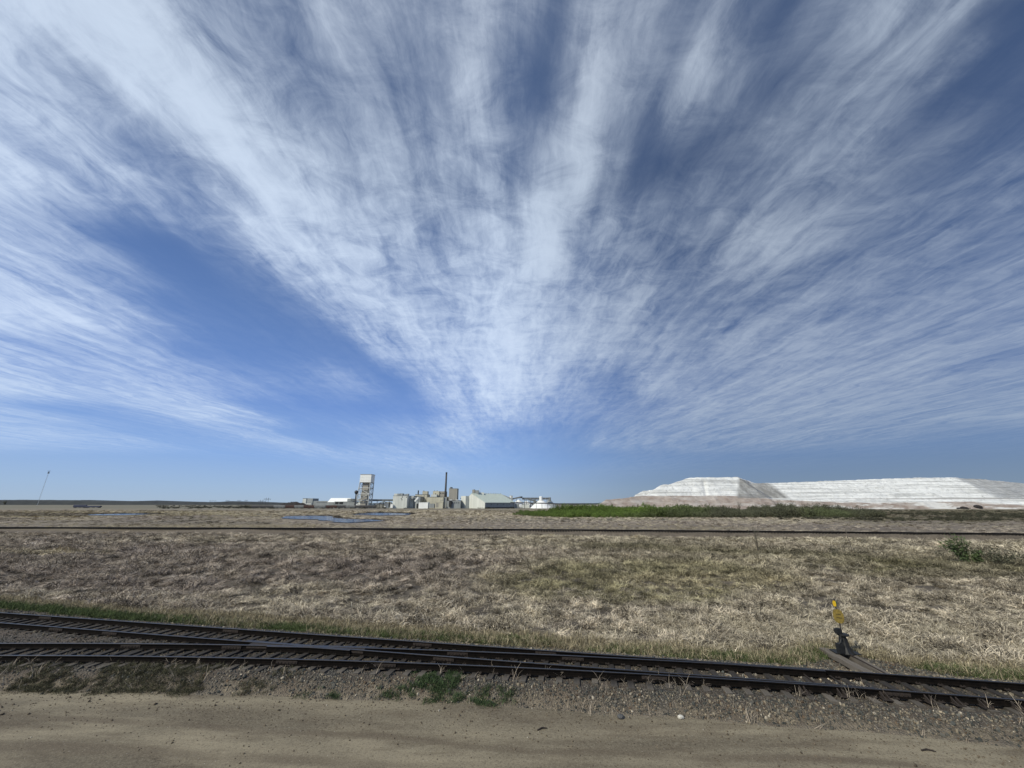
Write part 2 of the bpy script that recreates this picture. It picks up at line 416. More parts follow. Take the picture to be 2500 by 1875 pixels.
# ------------------------------------------------------------------ where the rails run
K, X0 = .00263, 15.0
def R1(X): return 20.08 - .1935*X
def dev(X):
    d = np.maximum(0, X0 - np.asarray(X, float)); d1 = np.minimum(d, 41)
    return K*d1*d1 + 2*K*41*(d-d1)
def R2(X): return R1(X) - 1.528
def R3(X): return R1(X) - dev(X)
def R4(X): return R2(X) - dev(X)
CL = lambda X: np.clip(X, -85, 70)
def bed_near(X): X = CL(X); return R4(X) - 1.75 + .35*(fbm(X*.35, X*0+2, 5)-.5)
def bed_far(X):
    X = CL(X); return R1(X) + 1.75 + .5*(fbm(X*.3, X*0+7, 9)-.5) + 1.5*np.exp(-((X-15.2)/1.8)**2) + .8*sstep(-22, -40, X)
TRK = lambda X: .9*(-0.1029*X/.9 - .000296*X*X/.81 + 103.4)
def zbase(X, Y):
    """surface of the land before any cover"""
    X = np.asarray(X, float); Y = np.asarray(Y, float)
    Xc = CL(X)
    qn = R4(Xc) - Y; qf = Y - R1(Xc)
    z = np.full(np.broadcast(X, Y).shape, -.5) + .45*(fbm(X*.7, Y*.7, 3, 3)-.5)*sstep(1.5, 6, qf)
    z = z + .5*(fbm(X*.06, Y*.06, 31)-.5)*sstep(4, 14, qf)*sstep(120, 75, Y)
    z = np.where(qf < 1.9, -.26 - .27*sstep(.6, 1.9, qf), z)
    z = np.where(qn > 0, -.31 - .39*sstep(.55, 1.75, qn), z)
    z = z - .04*(fbm(X*.5, Y*.9, 12)-.5)*sstep(1.7, 2.3, qn)
    # far track embankment
    qt = np.abs(Y - TRK(X)); z = np.maximum(z, np.where(np.abs(X) < 330, .45 - 1.1*sstep(1.25, 3.2, qt), -9))
    # the grassy rise on the left
    mx, my = -150, 195
    z = z + 1.5*np.exp(-(((X-mx)/42)**2 + ((Y-my)/20)**2))
    return z

def grid(name, xs, rows, zf, m_, attrs=None, kind='structure'):
    """rows: list of Y arrays over xs"""
    nx, ny = len(xs), len(rows)
    X = np.tile(xs, (ny, 1)); Y = np.array(rows); Z = zf(X, Y)
    V = np.stack([X, Y, Z], -1).reshape(-1, 3)
    i = np.arange(nx-1)[None, :] + nx*np.arange(ny-1)[:, None]
    F = np.stack([i, i+1, i+nx+1, i+nx], -1).reshape(-1, 4)
    A = {k: fn(X, Y).ravel() for k, fn in (attrs or {}).items()}
    me = mesh_np(name, V, F, m_, True, A)
    return link(name, me, None, kind)
def graded(fine0, fine1, step, end0, end1, g=1.12):
    mid = list(np.arange(fine0, fine1+1e-6, step)); a = []; s = step; x = fine0
    while x > end0: s *= g; x -= s; a.append(x)
    b = []; s = step; x = mid[-1]
    while x < end1: s *= g; x += s; b.append(x)
    return np.array(a[::-1] + mid + b)

# ground sheet, out to the horizon
gx = graded(-70, 70, .4, -14000, 14000, 1.09)
gy = graded(14, 70, .4, -400, 16000, 1.06)
def zground(X, Y):
    z = zbase(X, Y)
    Xc = CL(X)
    inner = sstep(-.05, .35, np.minimum(bed_far(Xc) - Y, 70 - np.abs(X)))
    z = z - .22*inner*(np.abs(X) < 75)
    for px_, py_, rx, ry in PONDS_FLAT:
        e = ((X-px_)/rx)**2 + ((Y-py_)/ry)**2
        z = np.where(e < 2.2, z + (np.minimum(z, -.72) - z)*sstep(2.2, 1.0, e), z)
    return z

# ponds: outlines given by directions to their banks
def pond_poly(pts, zz):
    P = [at(x, y, zz) for x, y in pts]
    n = len(P); Q = []
    for i in range(n):
        a = np.array(P[i]); c = np.array(P[(i+1) % n])
        for t in np.linspace(0, 1, 9)[:-1]:
            q = a + (c-a)*t
            nz = fbm(q[0]*.12, q[1]*.12, 77, 3) - .5
            Q.append((q[0] + 8*nz*np.sin(i*2+t), q[1] + 5*nz))
    return Q
WZ = -.50
PONDS = [
    [(684,1265),(700,1260),(770,1259),(808,1260),(812,1264),(850,1267),(905,1268),(935,1271),(900,1273),(845,1276),(815,1274),(775,1268),(720,1267)],
    [(858,1256),(895,1252),(960,1252),(1004,1254),(1000,1257),(930,1258)],
    [(212,1257.5),(225,1255),(270,1254.6),(300,1253.6),(365,1254),(352,1255.5),(300,1257.5),(250,1258)],
]
POND_Q = [pond_poly(p, WZ) for p in PONDS]
PONDS_FLAT = []
for q in POND_Q:
    q = np.array(q)
    for k in range(0, 5):
        xa, xb = q[:, 0].min(), q[:, 0].max(); xm = xa + (xb-xa)*(k+.5)/5
        sel = q[np.abs(q[:, 0]-xm) < (xb-xa)/7]
        if len(sel) > 1: PONDS_FLAT.append((xm, sel[:, 1].mean(), (xb-xa)/6, max(6, (sel[:, 1].max()-sel[:, 1].min())/1.6)))
def in_pond(X, Y):
    r = np.zeros(np.shape(X), bool)
    for q in POND_Q:
        n = len(q); c = np.zeros(np.shape(X), bool); j = n-1
        for i in range(n):
            xi, yi = q[i]; xj, yj = q[j]
            c ^= ((yi > Y) != (yj > Y)) & (X < (xj-xi)*(Y-yi)/(yj-yi+1e-9)+xi); j = i
        r |= c
    return r
grid('ground', gx, [np.full(len(gx), y) for y in gy], zground, M_GROUND)
def m_water(t, b):
    b.inputs['Base Color'].default_value = (.012, .022, .04, 1); b.inputs['Roughness'].default_value = .07
    b.inputs['IOR'].default_value = 1.33
    bump(t, b, t.noise(geo_pos(t), 1.1, 4), 1.0, .35)
M_WATER = mat('pond_water', m_water)
for q in POND_Q:
    me = mesh_np('pond', [(x, y, WZ) for x, y in q], [tuple(range(len(q)))], M_WATER); link('pond', me, None, 'structure')

# dirt road and track bed
rx_ = np.arange(-85, 70.01, .16)
def bn(X): return bed_near(X)
rows = []
yn = bn(rx_)
for t in np.linspace(0, 1, 70)**.8: rows.append(-2.0 + (yn+.25+2.0)*t)
def zroad(X, Y): return zbase(X, Y) + .03 - .05*sstep(-.02, .25, Y - bn(X)) 
grid('dirt_road', rx_, rows, zroad, M_ROAD)
bx_ = np.arange(-85, 70.01, .11)
yn = bn(bx_); yf = bed_far(bx_)
rows = [yn + (yf+.3-yn)*t for t in np.linspace(0, 1, 95)]
def zbed(X, Y):
    return zbase(X, Y) + .03 + .05*(fbm(X*3, Y*3, 41, 3)-.5) - .05*gauge(X, Y) - .06*sstep(.0, .3, Y-bed_far(X)) - .05*sstep(.12, 0, Y-bn(X))
def gauge(X, Y):
    a = (Y < R1(X)+.1) & (Y > R2(X)-.1); c = (Y < R3(X)+.1) & (Y > R4(X)-.1)
    return (a | c).astype(float)
def dirt(X, Y): return sstep(1.1, 0, Y - bn(X) + .5*(fbm(X*1.2, Y*1.2, 8)-.5))
grid('track_bed', bx_, rows, zbed, M_BED, {'gauge': gauge, 'dirt': dirt})

# ------------------------------------------------------------------ near railway track with its turnout
RAILPROF = [(o*1.22, z*1.22) for o, z in [(-.07,-.17),(.07,-.17),(.07,-.155),(.012,-.135),(.012,-.045),(.036,-.035),(.036,-.006),(.030,0),(-.030,0),(-.036,-.006),(-.036,-.035),(-.012,-.045),(-.012,-.135),(-.07,-.155)]]
def rail_mesh(name, xs, fy, dz=0.0, parent=None, label=None):
    ys = np.array([fy(x) for x in xs], float); tx = np.gradient(xs); ty = np.gradient(ys); L = np.hypot(tx, ty)
    nx_, ny_ = -ty/L, tx/L
    n = len(RAILPROF); V = []; F = []; mi = []
    for x, y, a, b in zip(xs, ys, nx_, ny_):
        for o, z in RAILPROF: V.append((x+a*o, y+b*o, z+dz))
    for k in range(len(xs)-1):
        for i in range(n):
            j = (i+1) % n; F.append((k*n+i, k*n+j, (k+1)*n+j, (k+1)*n+i)); mi.append(1 if i in (6, 7, 8) else 0)
    F.append(tuple(range(n))); F.append(tuple(reversed(range((len(xs)-1)*n, len(xs)*n)))); mi += [0, 0]
    me = mesh_np(name, V, F, [M_RAIL, M_RAILTOP], False, mi=mi)
    import bmesh
    bm = bmesh.new(); bm.from_mesh(me); bmesh.ops.recalc_face_normals(bm, faces=bm.faces); bm.to_mesh(me); bm.free()
    return link(name, me, parent, None, label)
track = thing('railway_track', 'dark rusty railway turnout on old ties running across the foreground', 'railway track')
def rng_x(a, b, s=.6): return np.arange(a, b+1e-6, s)
rail_mesh('rail', rng_x(-64, 48), R1, 0, track, 'far rail, unbroken from end to end')
rail_mesh('rail', rng_x(-64, 48), R4, 0, track, 'near rail, unbroken from end to end')
rail_mesh('rail', rng_x(-64, 13.2), lambda x: R2(x) + .10*sstep(2, 12, x), -.003, track)
rail_mesh('rail', rng_x(-64, 12.6), lambda x: min(R3(x), R1(x)-.10), -.006, track)
# frog: cast block with two wing rails
xf = -9.1
mb = MB()
pts = [(-12.4, R3(-12.4)-.05), (-12.4, R2(-12.4)+.05), (-9.1, R2(-9.1)+.16), (-6.9, R3(-6.9)+.06), (-6.9, R2(-6.9)-.06), (-9.1, R2(-9.1)-.16)]
ya = [(-12.2, R2(-12.2), R3(-12.2)), (-6.9, R2(-6.9), R3(-6.9))]
lo = lambda x: min(R2(x), R3(x)); hi = lambda x: max(R2(x), R3(x))
xs_ = np.linspace(-12.2, -6.6, 15)
top = [(x, hi(x)+.035, -.022) for x in xs_]; bot = [(x, lo(x)-.035, -.022) for x in xs_[::-1]]
mb.prism(bot+top, (0, 0, -.11))
frog = mb.build('frog', M_RUST, track, label='cast crossing block where two rails meet')
wing = lambda s: (lambda x: (hi(x)+.10+.02*max(0, abs(x-xf)-2)) if s > 0 else (lo(x)-.10-.02*max(0, abs(x-xf)-2)))
rail_mesh('wing_rail', rng_x(-12.6, -6.2, .4), wing(1), -.004, frog)
rail_mesh('wing_rail', rng_x(-11.2, -7.0, .4), wing(-1), -.008, frog)

# ties
axd = Vector((1, -.1935, 0)).normalized(); ayd = Vector((.1935, 1, 0)).normalized()
def tie_mesh(L, near_w, far_w, seed, wd=.115):
    rr = random.Random(seed); n = 7; V = []; F = []; E_ = []
    for k in range(n):
        s = -L/2 + L*k/(n-1)
        for a, z in ((-wd, -.18), (wd, -.18), (wd, 0), (wd-.012, .006), (-wd+.012, .006), (-wd, 0)):
            V.append((a + rr.uniform(-.008, .008), s + (rr.uniform(-.02, .02) if k in (0, n-1) else 0), z + rr.uniform(-.008, .004)))
            E_.append(near_w if s < -L/2+.48 else (far_w if s > L/2-.48 else 0))
    for k in range(n-1):
        for i in range(6):
            j = (i+1) % 6; F.append((k*6+i, k*6+j, (k+1)*6+j, (k+1)*6+i))
    F.append((5,4,3,2,1,0)); F.append(tuple((n-1)*6+i for i in range(6)))
    return mesh_np('tie', V, F, M_TIE, False, {'endw': E_})
TIE_CACHE = {}
def tie(cx, cy, L, ang, nw, fw, dz=0.0):
    key = (round(L*4), nw, fw, random.randrange(3))
    if key not in TIE_CACHE: TIE_CACHE[key] = tie_mesh(key[0]/4, nw, fw, hash(key) % 999)
    o = link('tie', TIE_CACHE[key], track)
    o.location = (cx, cy, -.212 + random.uniform(-.012, .002) + dz)
    o.rotation_euler = (0, random.uniform(-.02, .02), ang + random.uniform(-.02, .02))
    return o
a1 = math.atan2(-.1935, 1)
plates = MB()
def plate(x, y, ang):
    c, s = math.cos(ang), math.sin(ang)
    plates.obox((x, y), (c, s), (-s, c), .09, .165, -.208, -.188)
    for e in (-1, 1):
        for q in (-.05, .05):
            plates.obox((x - s*e*.105 + c*q, y + c*e*.105 + s*q), (c, s), (-s, c), .014, .016, -.188, -.160)
sx = -62.0; k = 0
while sx < 46:
    x = sx + random.uniform(-.03, .03)
    d = float(dev(x))
    yc1 = R1(x) - .764
    if -17.2 < x < 13.4 and d < 3.2:
        y_far = R1(x) + .50 + random.uniform(-.05, .10); y_near = R4(x) - .52 - random.uniform(-.02, .20)
        L = (y_far-y_near)*math.cos(a1); L = round(L*4)/4
        tie(x + .02, (y_far+y_near)/2, L, a1, 1, .5)
    else:
        tie(x, yc1, 2.5, a1, 1 if x > 10 else .5, .5)
    for fy in (R1, R2): 
        if fy is R1 or x < 12.5: plate(x, fy(x), a1)
    if x > 12.5: plate(x, R4(x), a1)
    if x < 12.5 and x > -17.2:
        plate(x, R3(x) if x < 9 else R1(x), a1); plate(x, R4(x), a1)
    sx += .66
sx = -62.0
while sx < -17.0:
    x = sx + random.uniform(-.03, .03)
    h = .05; a4 = math.atan2(float(R4(x+h)-R4(x-h)), 2*h)
    y = float(R4(x)+R3(x))/2
    tie(x, y, 2.5, a4, .6, .5)
    plate(x, float(R3(x)), a4); plate(x, float(R4(x)), a4)
    sx += .66
plates.build('tie_plate', M_RUST, track, kind='stuff')
# splice bars, on both faces of the web
def joint(fy, x):
    h = .05; a = math.atan2(float(fy(x+h)-fy(x-h)), 2*h); c, s = math.cos(a), math.sin(a); mb = MB(); y = float(fy(x))
    for e in (-1, 1):
        mb.obox((x - s*e*.034, y + c*e*.034), (c, s), (-s, c), .46, .016, -.158, -.056)
        for q in (-.36, -.22, -.08, .08, .22, .36):
            mb.obox((x - s*e*.060 + c*q, y + c*e*.060 + s*q), (c, s), (-s, c), .020, .012, -.127, -.087)
    mb.build('joint_bar', M_RUST, track)
for fy, xs_ in ((R1, (-27, -14.6, -4.2, 1.5, 9.3, 24)), (R4, (-28, -9.4, -5.2, 5.4, 13.3, 26)), (R2, (-24, -2.9, -20.5)), (R3, (-17.7, -12.9, -2.4, 2.6))):
    for x in xs_: joint(fy, x)
# braces that hold the stock rails at the points
for x in (10.4, 11.6, 12.9, 14.2, 14.95, 15.7, 16.6, 17.5, 18.6):
    mb = MB(); y = float(R4(x)) ; c, s = math.cos(a1), math.sin(a1)
    e = -1
    p = lambda o, q, z: (x - s*o*e + c*q, y + c*o*e + s*q, z)
    for q0 in (-.09, .05):
        mb.prism([p(.09, q0, -.186), p(.32, q0, -.19), p(.29, q0, -.15), p(.065, q0, -.04)], (c*.04, s*.04, 0))
    mb.obox((x - s*.20*e, y + c*.20*e), (c, s), (-s, c), .14, .16, -.207, -.190)
    mb.build('rail_brace', M_RUST, track)
for x in (9.6, 12.2, 14.5, 16.0):
    mb = MB(); y = float(R1(x)); c, s = math.cos(a1), math.sin(a1)
    p = lambda o, q, z: (x - s*o + c*q, y + c*o + s*q, z)
    for q0 in (-.09, .05): mb.prism([p(.09, q0, -.186), p(.32, q0, -.19), p(.29, q0, -.15), p(.065, q0, -.04)], (c*.04, s*.04, 0))
    mb.obox((x - s*.20, y + c*.20), (c, s), (-s, c), .14, .16, -.207, -.190)
    mb.build('rail_brace', M_RUST, track)
# throw rods between the points
for x in (12.2, 11.3):
    MB().obox((x, R1(x)-.80), axd[:2], ayd[:2], .022, .70, -.18, -.15).build('throw_rod', M_RUST, track)

# ------------------------------------------------------------------ switch stand
SX, SY = 14.98, 20.05
hz = -.30          # height of the headblock tops at the stand
# two long headblock timbers belong to the track
for q, (xa, ya, xb, yb, wd) in enumerate(((14.12, 17.75, 14.55, 20.85, .17), (14.72, 17.75, 15.28, 20.70, .15))):
    L = math.hypot(xb-xa, yb-ya)
    me = tie_mesh(L, 0, 0, 40+q, wd); me.materials.clear(); me.materials.append(M_TIMBER)
    o = link('headblock_tie', me, track, label='long pale timber carrying the switch stand')
    o.location = ((xa+xb)/2, (ya+yb)/2, -.20); o.rotation_euler = (R(-1.0), 0, math.atan2(yb-ya, xb-xa)-math.pi/2)
stand = thing('switch_stand', 'black iron railway switch stand with yellow oval target beside the track', 'switch stand', (SX, SY, -.2))
zb = -.205
mb = MB()
mb.obox((SX, SY), axd[:2], ayd[:2], .50, .20, zb+.02, zb+.05); mb.obox((SX, SY+.30), axd[:2], ayd[:2], .44, .06, zb+.02, zb+.048)
mb.build('base_plate', M_IRON, stand)
# flared hollow body with four ribs
mb = MB()
prof = [(.37, .05), (.34, .09), (.26, .20), (.205, .36), (.165, .60), (.145, .86), (.16, .93), (.16, .96)]
mb.lathe((SX, SY), [(r_*.86, zb+z*.74) for r_, z in prof], 10)
for a in (.6, 2.17, 3.74, 5.31):
    dx_, dy_ = math.cos(a), math.sin(a)
    mb.prism([(SX+dx_*.09, SY+dy_*.09, zb+.05), (SX+dx_*.34, SY+dy_*.34, zb+.05), (SX+dx_*.31, SY+dy_*.31, zb+.10), (SX+dx_*.20, SY+dy_*.20, zb+.31), (SX+dx_*.14, SY+dy_*.14, zb+.63), (SX+dx_*.09, SY+dy_*.09, zb+.63)], (-dy_*.035, dx_*.035, 0))
mb.build('body', M_IRON, stand)
mb = MB(); mb.lathe((SX+.03, SY), [(.22, zb+.712), (.235, zb+.725), (.235, zb+.76), (.20, zb+.78)], 18)
mb.build('table', M_IRON, stand)
mb = MB(); mb.box(SX-.26, SX-.03, SY-.09, SY+.10, zb+.782, zb+.97); mb.lathe((SX-.14, SY), [(.085, zb+.972), (.085, zb+1.0)], 10)
mb.build('latch_box', M_IRON, stand)
mb = MB(); pts = [(-.20, .74), (-.21, .60), (-.29, .47), (-.36, .40), (-.37, .30)]
for (a0, z0), (a_, z_) in zip(pts[:-1], pts[1:]): mb.bar((SX+a0, SY-.16, zb+z0), (SX+a_, SY-.18, zb+z_), .026, 8)
mb.build('lever', M_IRON, stand)
mb = MB(); mb.box(SX-.42, SX-.19, SY-.22, SY-.02, zb+.055, zb+.43)
mb.build('counterweight', M_IRON, stand)
MB().bar((SX, SY, zb+.77), (SX, SY, zb+2.12), .024, 8).build('spindle', M_RUST, stand)
def oval_plate(cx, cy, cz, hw, hh, ang, th=.012):
    c, s = math.cos(ang), math.sin(ang); n = 20
    P = []
    for i in range(n):
        t = 2*math.pi*i/n; P.append((cx + c*hw*math.copysign(abs(math.cos(t))**.8, math.cos(t)), cy + s*hw*math.copysign(abs(math.cos(t))**.8, math.cos(t)), cz + hh*math.copysign(abs(math.sin(t))**.8, math.sin(t))))
    return MB().prism(P, (-s*th, c*th, 0))
disc = oval_plate(SX, SY-.035, zb+1.48, .195, .29, math.atan2(-SX, SY)*.85).build('target', M_YELLOW, stand, label='large oval plate in shade-darkened yellow')
for q in (-.08, .06):
    a = math.atan2(-SX, SY)*.85; c, s = math.cos(a), math.sin(a)
    mb = MB().obox((SX+s*.004, SY-.050-c*.004), (c, s), (-s, c), .09, .004, zb+1.50+q, zb+1.512+q); mb.build('slot_mark', M_RUST, disc)
oval_plate(SX-.065, SY-.04, zb+2.0, .066, .125, math.atan2(-SX, SY)*.7).build('upper_target', M_YELLOW2, stand, label='small bright yellow plate at the top')
oval_plate(SX+.055, SY+.0, zb+1.99, .055, .10, .35).build('upper_target', M_GREEN, stand, label='small green plate at the top')
MB().lathe((SX, SY), [(.03, zb+2.12), (.04, zb+2.14), (.03, zb+2.18)], 8).build('finial', M_IRON, stand)
MB().bar((SX-.02, SY-.15, zb+.03), (SX-.40, R1(14.6)+.1, -.15), .028, 6).build('connecting_rod', M_RUST, stand)

# small finds on the road
def stone(x, y, r, m_, label):
    import bmesh
    bm = bmesh.new(); bmesh.ops.create_icosphere(bm, subdivisions=2, radius=r)
    rr = random.Random(int(x*100))
    for v_ in bm.verts: v_.co = Vector((v_.co.x*1.25, v_.co.y, v_.co.z*.75)) * rr.uniform(.88, 1.1)
    me = bpy.data.meshes.new('stone'); bm.to_mesh(me); bm.free(); me.materials.append(m_)
    o = link('stone', me); o.location = (x, y, float(zbase(x, y))+.03+r*.45); tag(o, label, 'stone')
M_WS = plain('pale_stone', (.55, .52, .45), .8, .15, 20); M_GS = plain('grey_stone', (.075, .075, .075), .85, .3, 20)
stone(*at(1663, 1759, -.68), .085, M_WS, 'white stone on the dirt road just below the gravel')
stone(*at(1516, 1759, -.68), .10, M_GS, 'dark grey stone at the edge of the dirt road')
def stick(x0, y0, x1, y1, label):
    a = at(x0, y0, -.67); b = at(x1, y1, -.67)
    mid = ((a[0]+b[0])/2, (a[1]+b[1])/2 + .05)
    za = lambda p: float(zbase(p[0], p[1])) + .05
    mb = MB(); mb.bar((*a, za(a)), (*mid, za(mid)+.015), .018, 6, .022); mb.bar((*mid, za(mid)+.015), (*b, za(b)), .022, 6, .012)
    tag(mb.build('stick', M_RUST), label, 'stick')
stick(1312, 1789, 1336, 1784, 'dark broken stick lying mid road')
stick(2251, 1839, 2287, 1842, 'long dark stick lying on the road at the right')
px_, py_ = at(2083, 1350, -.5)
o = MB().bar((px_, py_, -.8), (px_-.35, py_, 3.0), .045, 7, .035).build('wooden_post', M_TIMBER); tag(o, 'thin leaning wooden post standing in the reeds before the far track', 'post')
px_, py_ = at(1636, 1306, -.3)
mb = MB(); mb.bar((px_-1.6, py_-.1, -.2), (px_+1.2, py_+.2, .1), .14, 7, .1); mb.bar((px_+.1, py_, 0), (px_+1.7, py_-.3, -.15), .09, 6, .06); mb.bar((px_-.4, py_, 0), (px_+.1, py_+.1, .45), .06, 6, .04)
tag(mb.build('fallen_branch', M_RUST), 'dark fallen branch lying just before the far track', 'branch')

# ------------------------------------------------------------------ far railway track
ftrack = thing('railway_track', 'black single railway line on a low bank beyond the reed field', 'railway track')
for s in (-.76, .76): rail_mesh('rail', np.arange(-300, 300, 4.0), lambda x: TRK(x)+s, .73, ftrack)
mb = MB(); x = -300.
while x < 300:
    h = .5; a = math.atan2(TRK(x+h)-TRK(x-h), 1); c, s = math.cos(a), math.sin(a)
    mb.obox((x, TRK(x)), (c, s), (-s, c), .115, 1.28, .40, .557); x += .6
mb.build('tie', M_TIE, ftrack, kind='stuff')

# ------------------------------------------------------------------ scattered cover
def proto_col(name, meshes):
    c = bpy.data.collections.new(name)
    for i, me in enumerate(meshes):
        o = bpy.data.objects.new('%s_%02d' % (name, i), me); c.objects.link(o)
    return c
def scatter(name, protos, P, rot, scl, tint, label=None, kind='stuff', parent=None):
    n = len(P)
    idx = rng.integers(0, len(protos.objects), n)
    me = bpy.data.meshes.new(name); me.vertices.add(n); me.vertices.foreach_set('co', np.asarray(P, np.float32).ravel())
    def A(k, t, a, f):
        q = me.attributes.new(k, t, 'POINT'); q.data.foreach_set(f, np.ascontiguousarray(a).ravel())
    A('rot', 'FLOAT_VECTOR', rot.astype(np.float32), 'vector'); A('scl', 'FLOAT_VECTOR', scl.astype(np.float32), 'vector')
    A('tint', 'FLOAT_VECTOR', tint.astype(np.float32), 'vector'); A('pidx', 'INT', idx.astype(np.int32), 'value')
    o = link(name, me, parent, kind, label)
    g = bpy.data.node_groups.new(name, 'GeometryNodeTree')
    g.interface.new_socket('Geometry', in_out='INPUT', socket_type='NodeSocketGeometry')
    g.interface.new_socket('Geometry', in_out='OUTPUT', socket_type='NodeSocketGeometry')
    N = g.nodes; Lk = g.links
    gi = N.new('NodeGroupInput'); go = N.new('NodeGroupOutput')
    ci = N.new('GeometryNodeCollectionInfo'); ci.inputs[0].default_value = protos
    ci.inputs['Separate Children'].default_value = True; ci.inputs['Reset Children'].default_value = True
    ip = N.new('GeometryNodeInstanceOnPoints'); ip.inputs['Pick Instance'].default_value = True
    def na(nm, t):
        q = N.new('GeometryNodeInputNamedAttribute'); q.data_type = t; q.inputs[0].default_value = nm; return q.outputs[0]
    Lk.new(gi.outputs[0], ip.inputs['Points']); Lk.new(ci.outputs[0], ip.inputs['Instance'])
    Lk.new(na('pidx', 'INT'), ip.inputs['Instance Index'])
    er = N.new('FunctionNodeEulerToRotation'); Lk.new(na('rot', 'FLOAT_VECTOR'), er.inputs[0]); Lk.new(er.outputs[0], ip.inputs['Rotation'])
    Lk.new(na('scl', 'FLOAT_VECTOR'), ip.inputs['Scale']); Lk.new(ip.outputs[0], go.inputs[0])
    md = o.modifiers.new('scatter', 'NODES'); md.node_group = g
    return o
def blades(seed, n, rad, length, width, elev, droop, lean=0.0, shade=(.35, 1.5), az=None, segs=3):
    """a tuft of flat leaves; elev: start angle range in degrees; droop: total bend"""
    r = np.random.default_rng(seed); V = []; F = []; S = []
    for i in range(n):
        a = r.uniform(0, 2*math.pi) if az is None else az + r.normal(0, .7)
        b0 = r.uniform(0, 2*math.pi); rr = rad*math.sqrt(r.uniform())
        p = np.array([rr*math.cos(b0), rr*math.sin(b0), r.uniform(-.04, .06)])
        e = R(r.uniform(*elev)); dr = R(droop)*r.uniform(.6, 1.4); L = length*r.uniform(.55, 1.25); wd = width*r.uniform(.6, 1.4)
        sh = r.uniform(*shade); tw = r.uniform(-.5, .5)
        for k in range(segs+1):
            t = k/segs; ww = wd*(1-.75*t*t)
            side = np.array([-math.sin(a+tw), math.cos(a+tw), r.uniform(-.5, .5)])
            V.append(p - side*ww/2); V.append(p + side*ww/2); S += [sh, sh]
            d = np.array([math.cos(a)*math.cos(e), math.sin(a)*math.cos(e), math.sin(e)])
            p = p + d*L/segs; e -= dr/segs; a += r.normal(0, .18)
            if p[2] < .01: p[2] = .01; e = max(e, R(r.uniform(0, 25)))
        b = len(V) - 2*(segs+1)
        for k in range(segs): F.append((b+2*k, b+2*k+1, b+2*k+3, b+2*k+2))
    return mesh_np('tuft', np.array(V), np.array(F), M_BLADE, False, {'shade': S})
reedP = proto_col('reed_clump', [blades(100+i, 60, .40, .62, .026, (0, 65), 100, az=None if i % 3 else .6) for i in range(8)])
strawP = proto_col('straw_tuft', [blades(140+i, 44, .30, .46, .016, (10, 80), 85) for i in range(6)])
grassP = proto_col('short_grass', [blades(180+i, 34, .20, .22, .014, (40, 88), 50) for i in range(5)])
standP = proto_col('standing_reed', [blades(220+i, 50, .36, .55, .018, (5, 75), 100) for i in range(6)])
stalkP = proto_col('dry_stalk', [blades(260+i, 5, .10, .55, .012, (50, 85), 60, shade=(.9, 1.2), segs=4) for i in range(4)])

def ell(px, py, cx, cy, rx, ry, soft=.5):
    d = ((px-cx)/rx)**2 + ((py-cy)/ry)**2
    return sstep(1+soft, 1-soft, d)
TAN = np.array([.52, .455, .335]); REED = np.array([.46, .392, .305]); MAUVE = np.array([.325, .268, .228])
OLIVE = np.array([.285, .255, .145]); STRAW = np.array([.48, .41, .265]); GREEN = np.array([.088, .115, .045]); DGREEN = np.array([.035, .062, .018])
def fieldtint(X, Y):
    px, py = pixof(X, Y, -.4)
    n = len(X)
    pale = sstep(.42, .62, fbm(X*.09, Y*.12, 51)); 
    right = sstep(700, 2000, px)
    t = REED + (TAN-REED)*np.clip(pale*.6 + right*.5, 0, 1)[:, None]
    mv = sstep(.40, .66, fbm(X*.07+9, Y*.12, 61))*sstep(1500, 500, px)
    mv = np.clip(mv*.55 + .75*ell(px, py, 330, 1385, 480, 60) + .5*ell(px, py, 1050, 1400, 300, 45), 0, 1)
    t = t + (MAUVE-t)*mv[:, None]*.75
    q = .9*ell(px, py, 1560, 1420, 370, 58, .6) * sstep(.15, .45, fbm(X*.25, Y*.3, 71))
    t = t + (OLIVE-t)*q[:, None]
    q = .55*ell(px, py, 1720, 1420, 240, 20) + .7*ell(px, py, 110, 1352, 160, 8) + .5*ell(px, py, 1060, 1314, 90, 5)
    t = t + (STRAW-t)*np.clip(q, 0, 1)[:, None]
    # greener strip that crosses the right half
    yc = 1332 + (px-1400)*.045 + 14*(fbm(px*.01, px*0, 81)-.5)
    q = np.exp(-((py-yc)/13)**2)*sstep(1250, 1500, px)*.8 + .6*ell(px, py, 2330, 1400, 260, 16) + .5*ell(px, py, 2100, 1385, 200, 14)
    t = t + (OLIVE*.62-t)*np.clip(q, 0, 1)[:, None]
    t = t * (.40 + 1.2*fbm(X*.8, Y*.8, 91, 3))[:, None] * np.where(rng.uniform(0, 1, (n, 1)) < .36, rng.uniform(.15, .45, (n, 1)), rng.uniform(.75, 1.4, (n, 1)))
    return t, px, py
def eul(n, tilt=.15):
    r = rng.normal(0, tilt, (n, 3)); r[:, 2] = rng.uniform(0, 2*math.pi, n); return r
def wedge(n, ya, yb, p=0.0, mx=1.62):
    """points in the view wedge; p shapes the density with distance"""
    q = rng.uniform(0, 1, n)
    Y = (ya**(2-p) + q*(yb**(2-p)-ya**(2-p)))**(1/(2-p))
    X = rng.uniform(-1, 1, n)*(Y*mx+4)
    return X, Y
def keep(X, Y, m_): return X[m_], Y[m_]

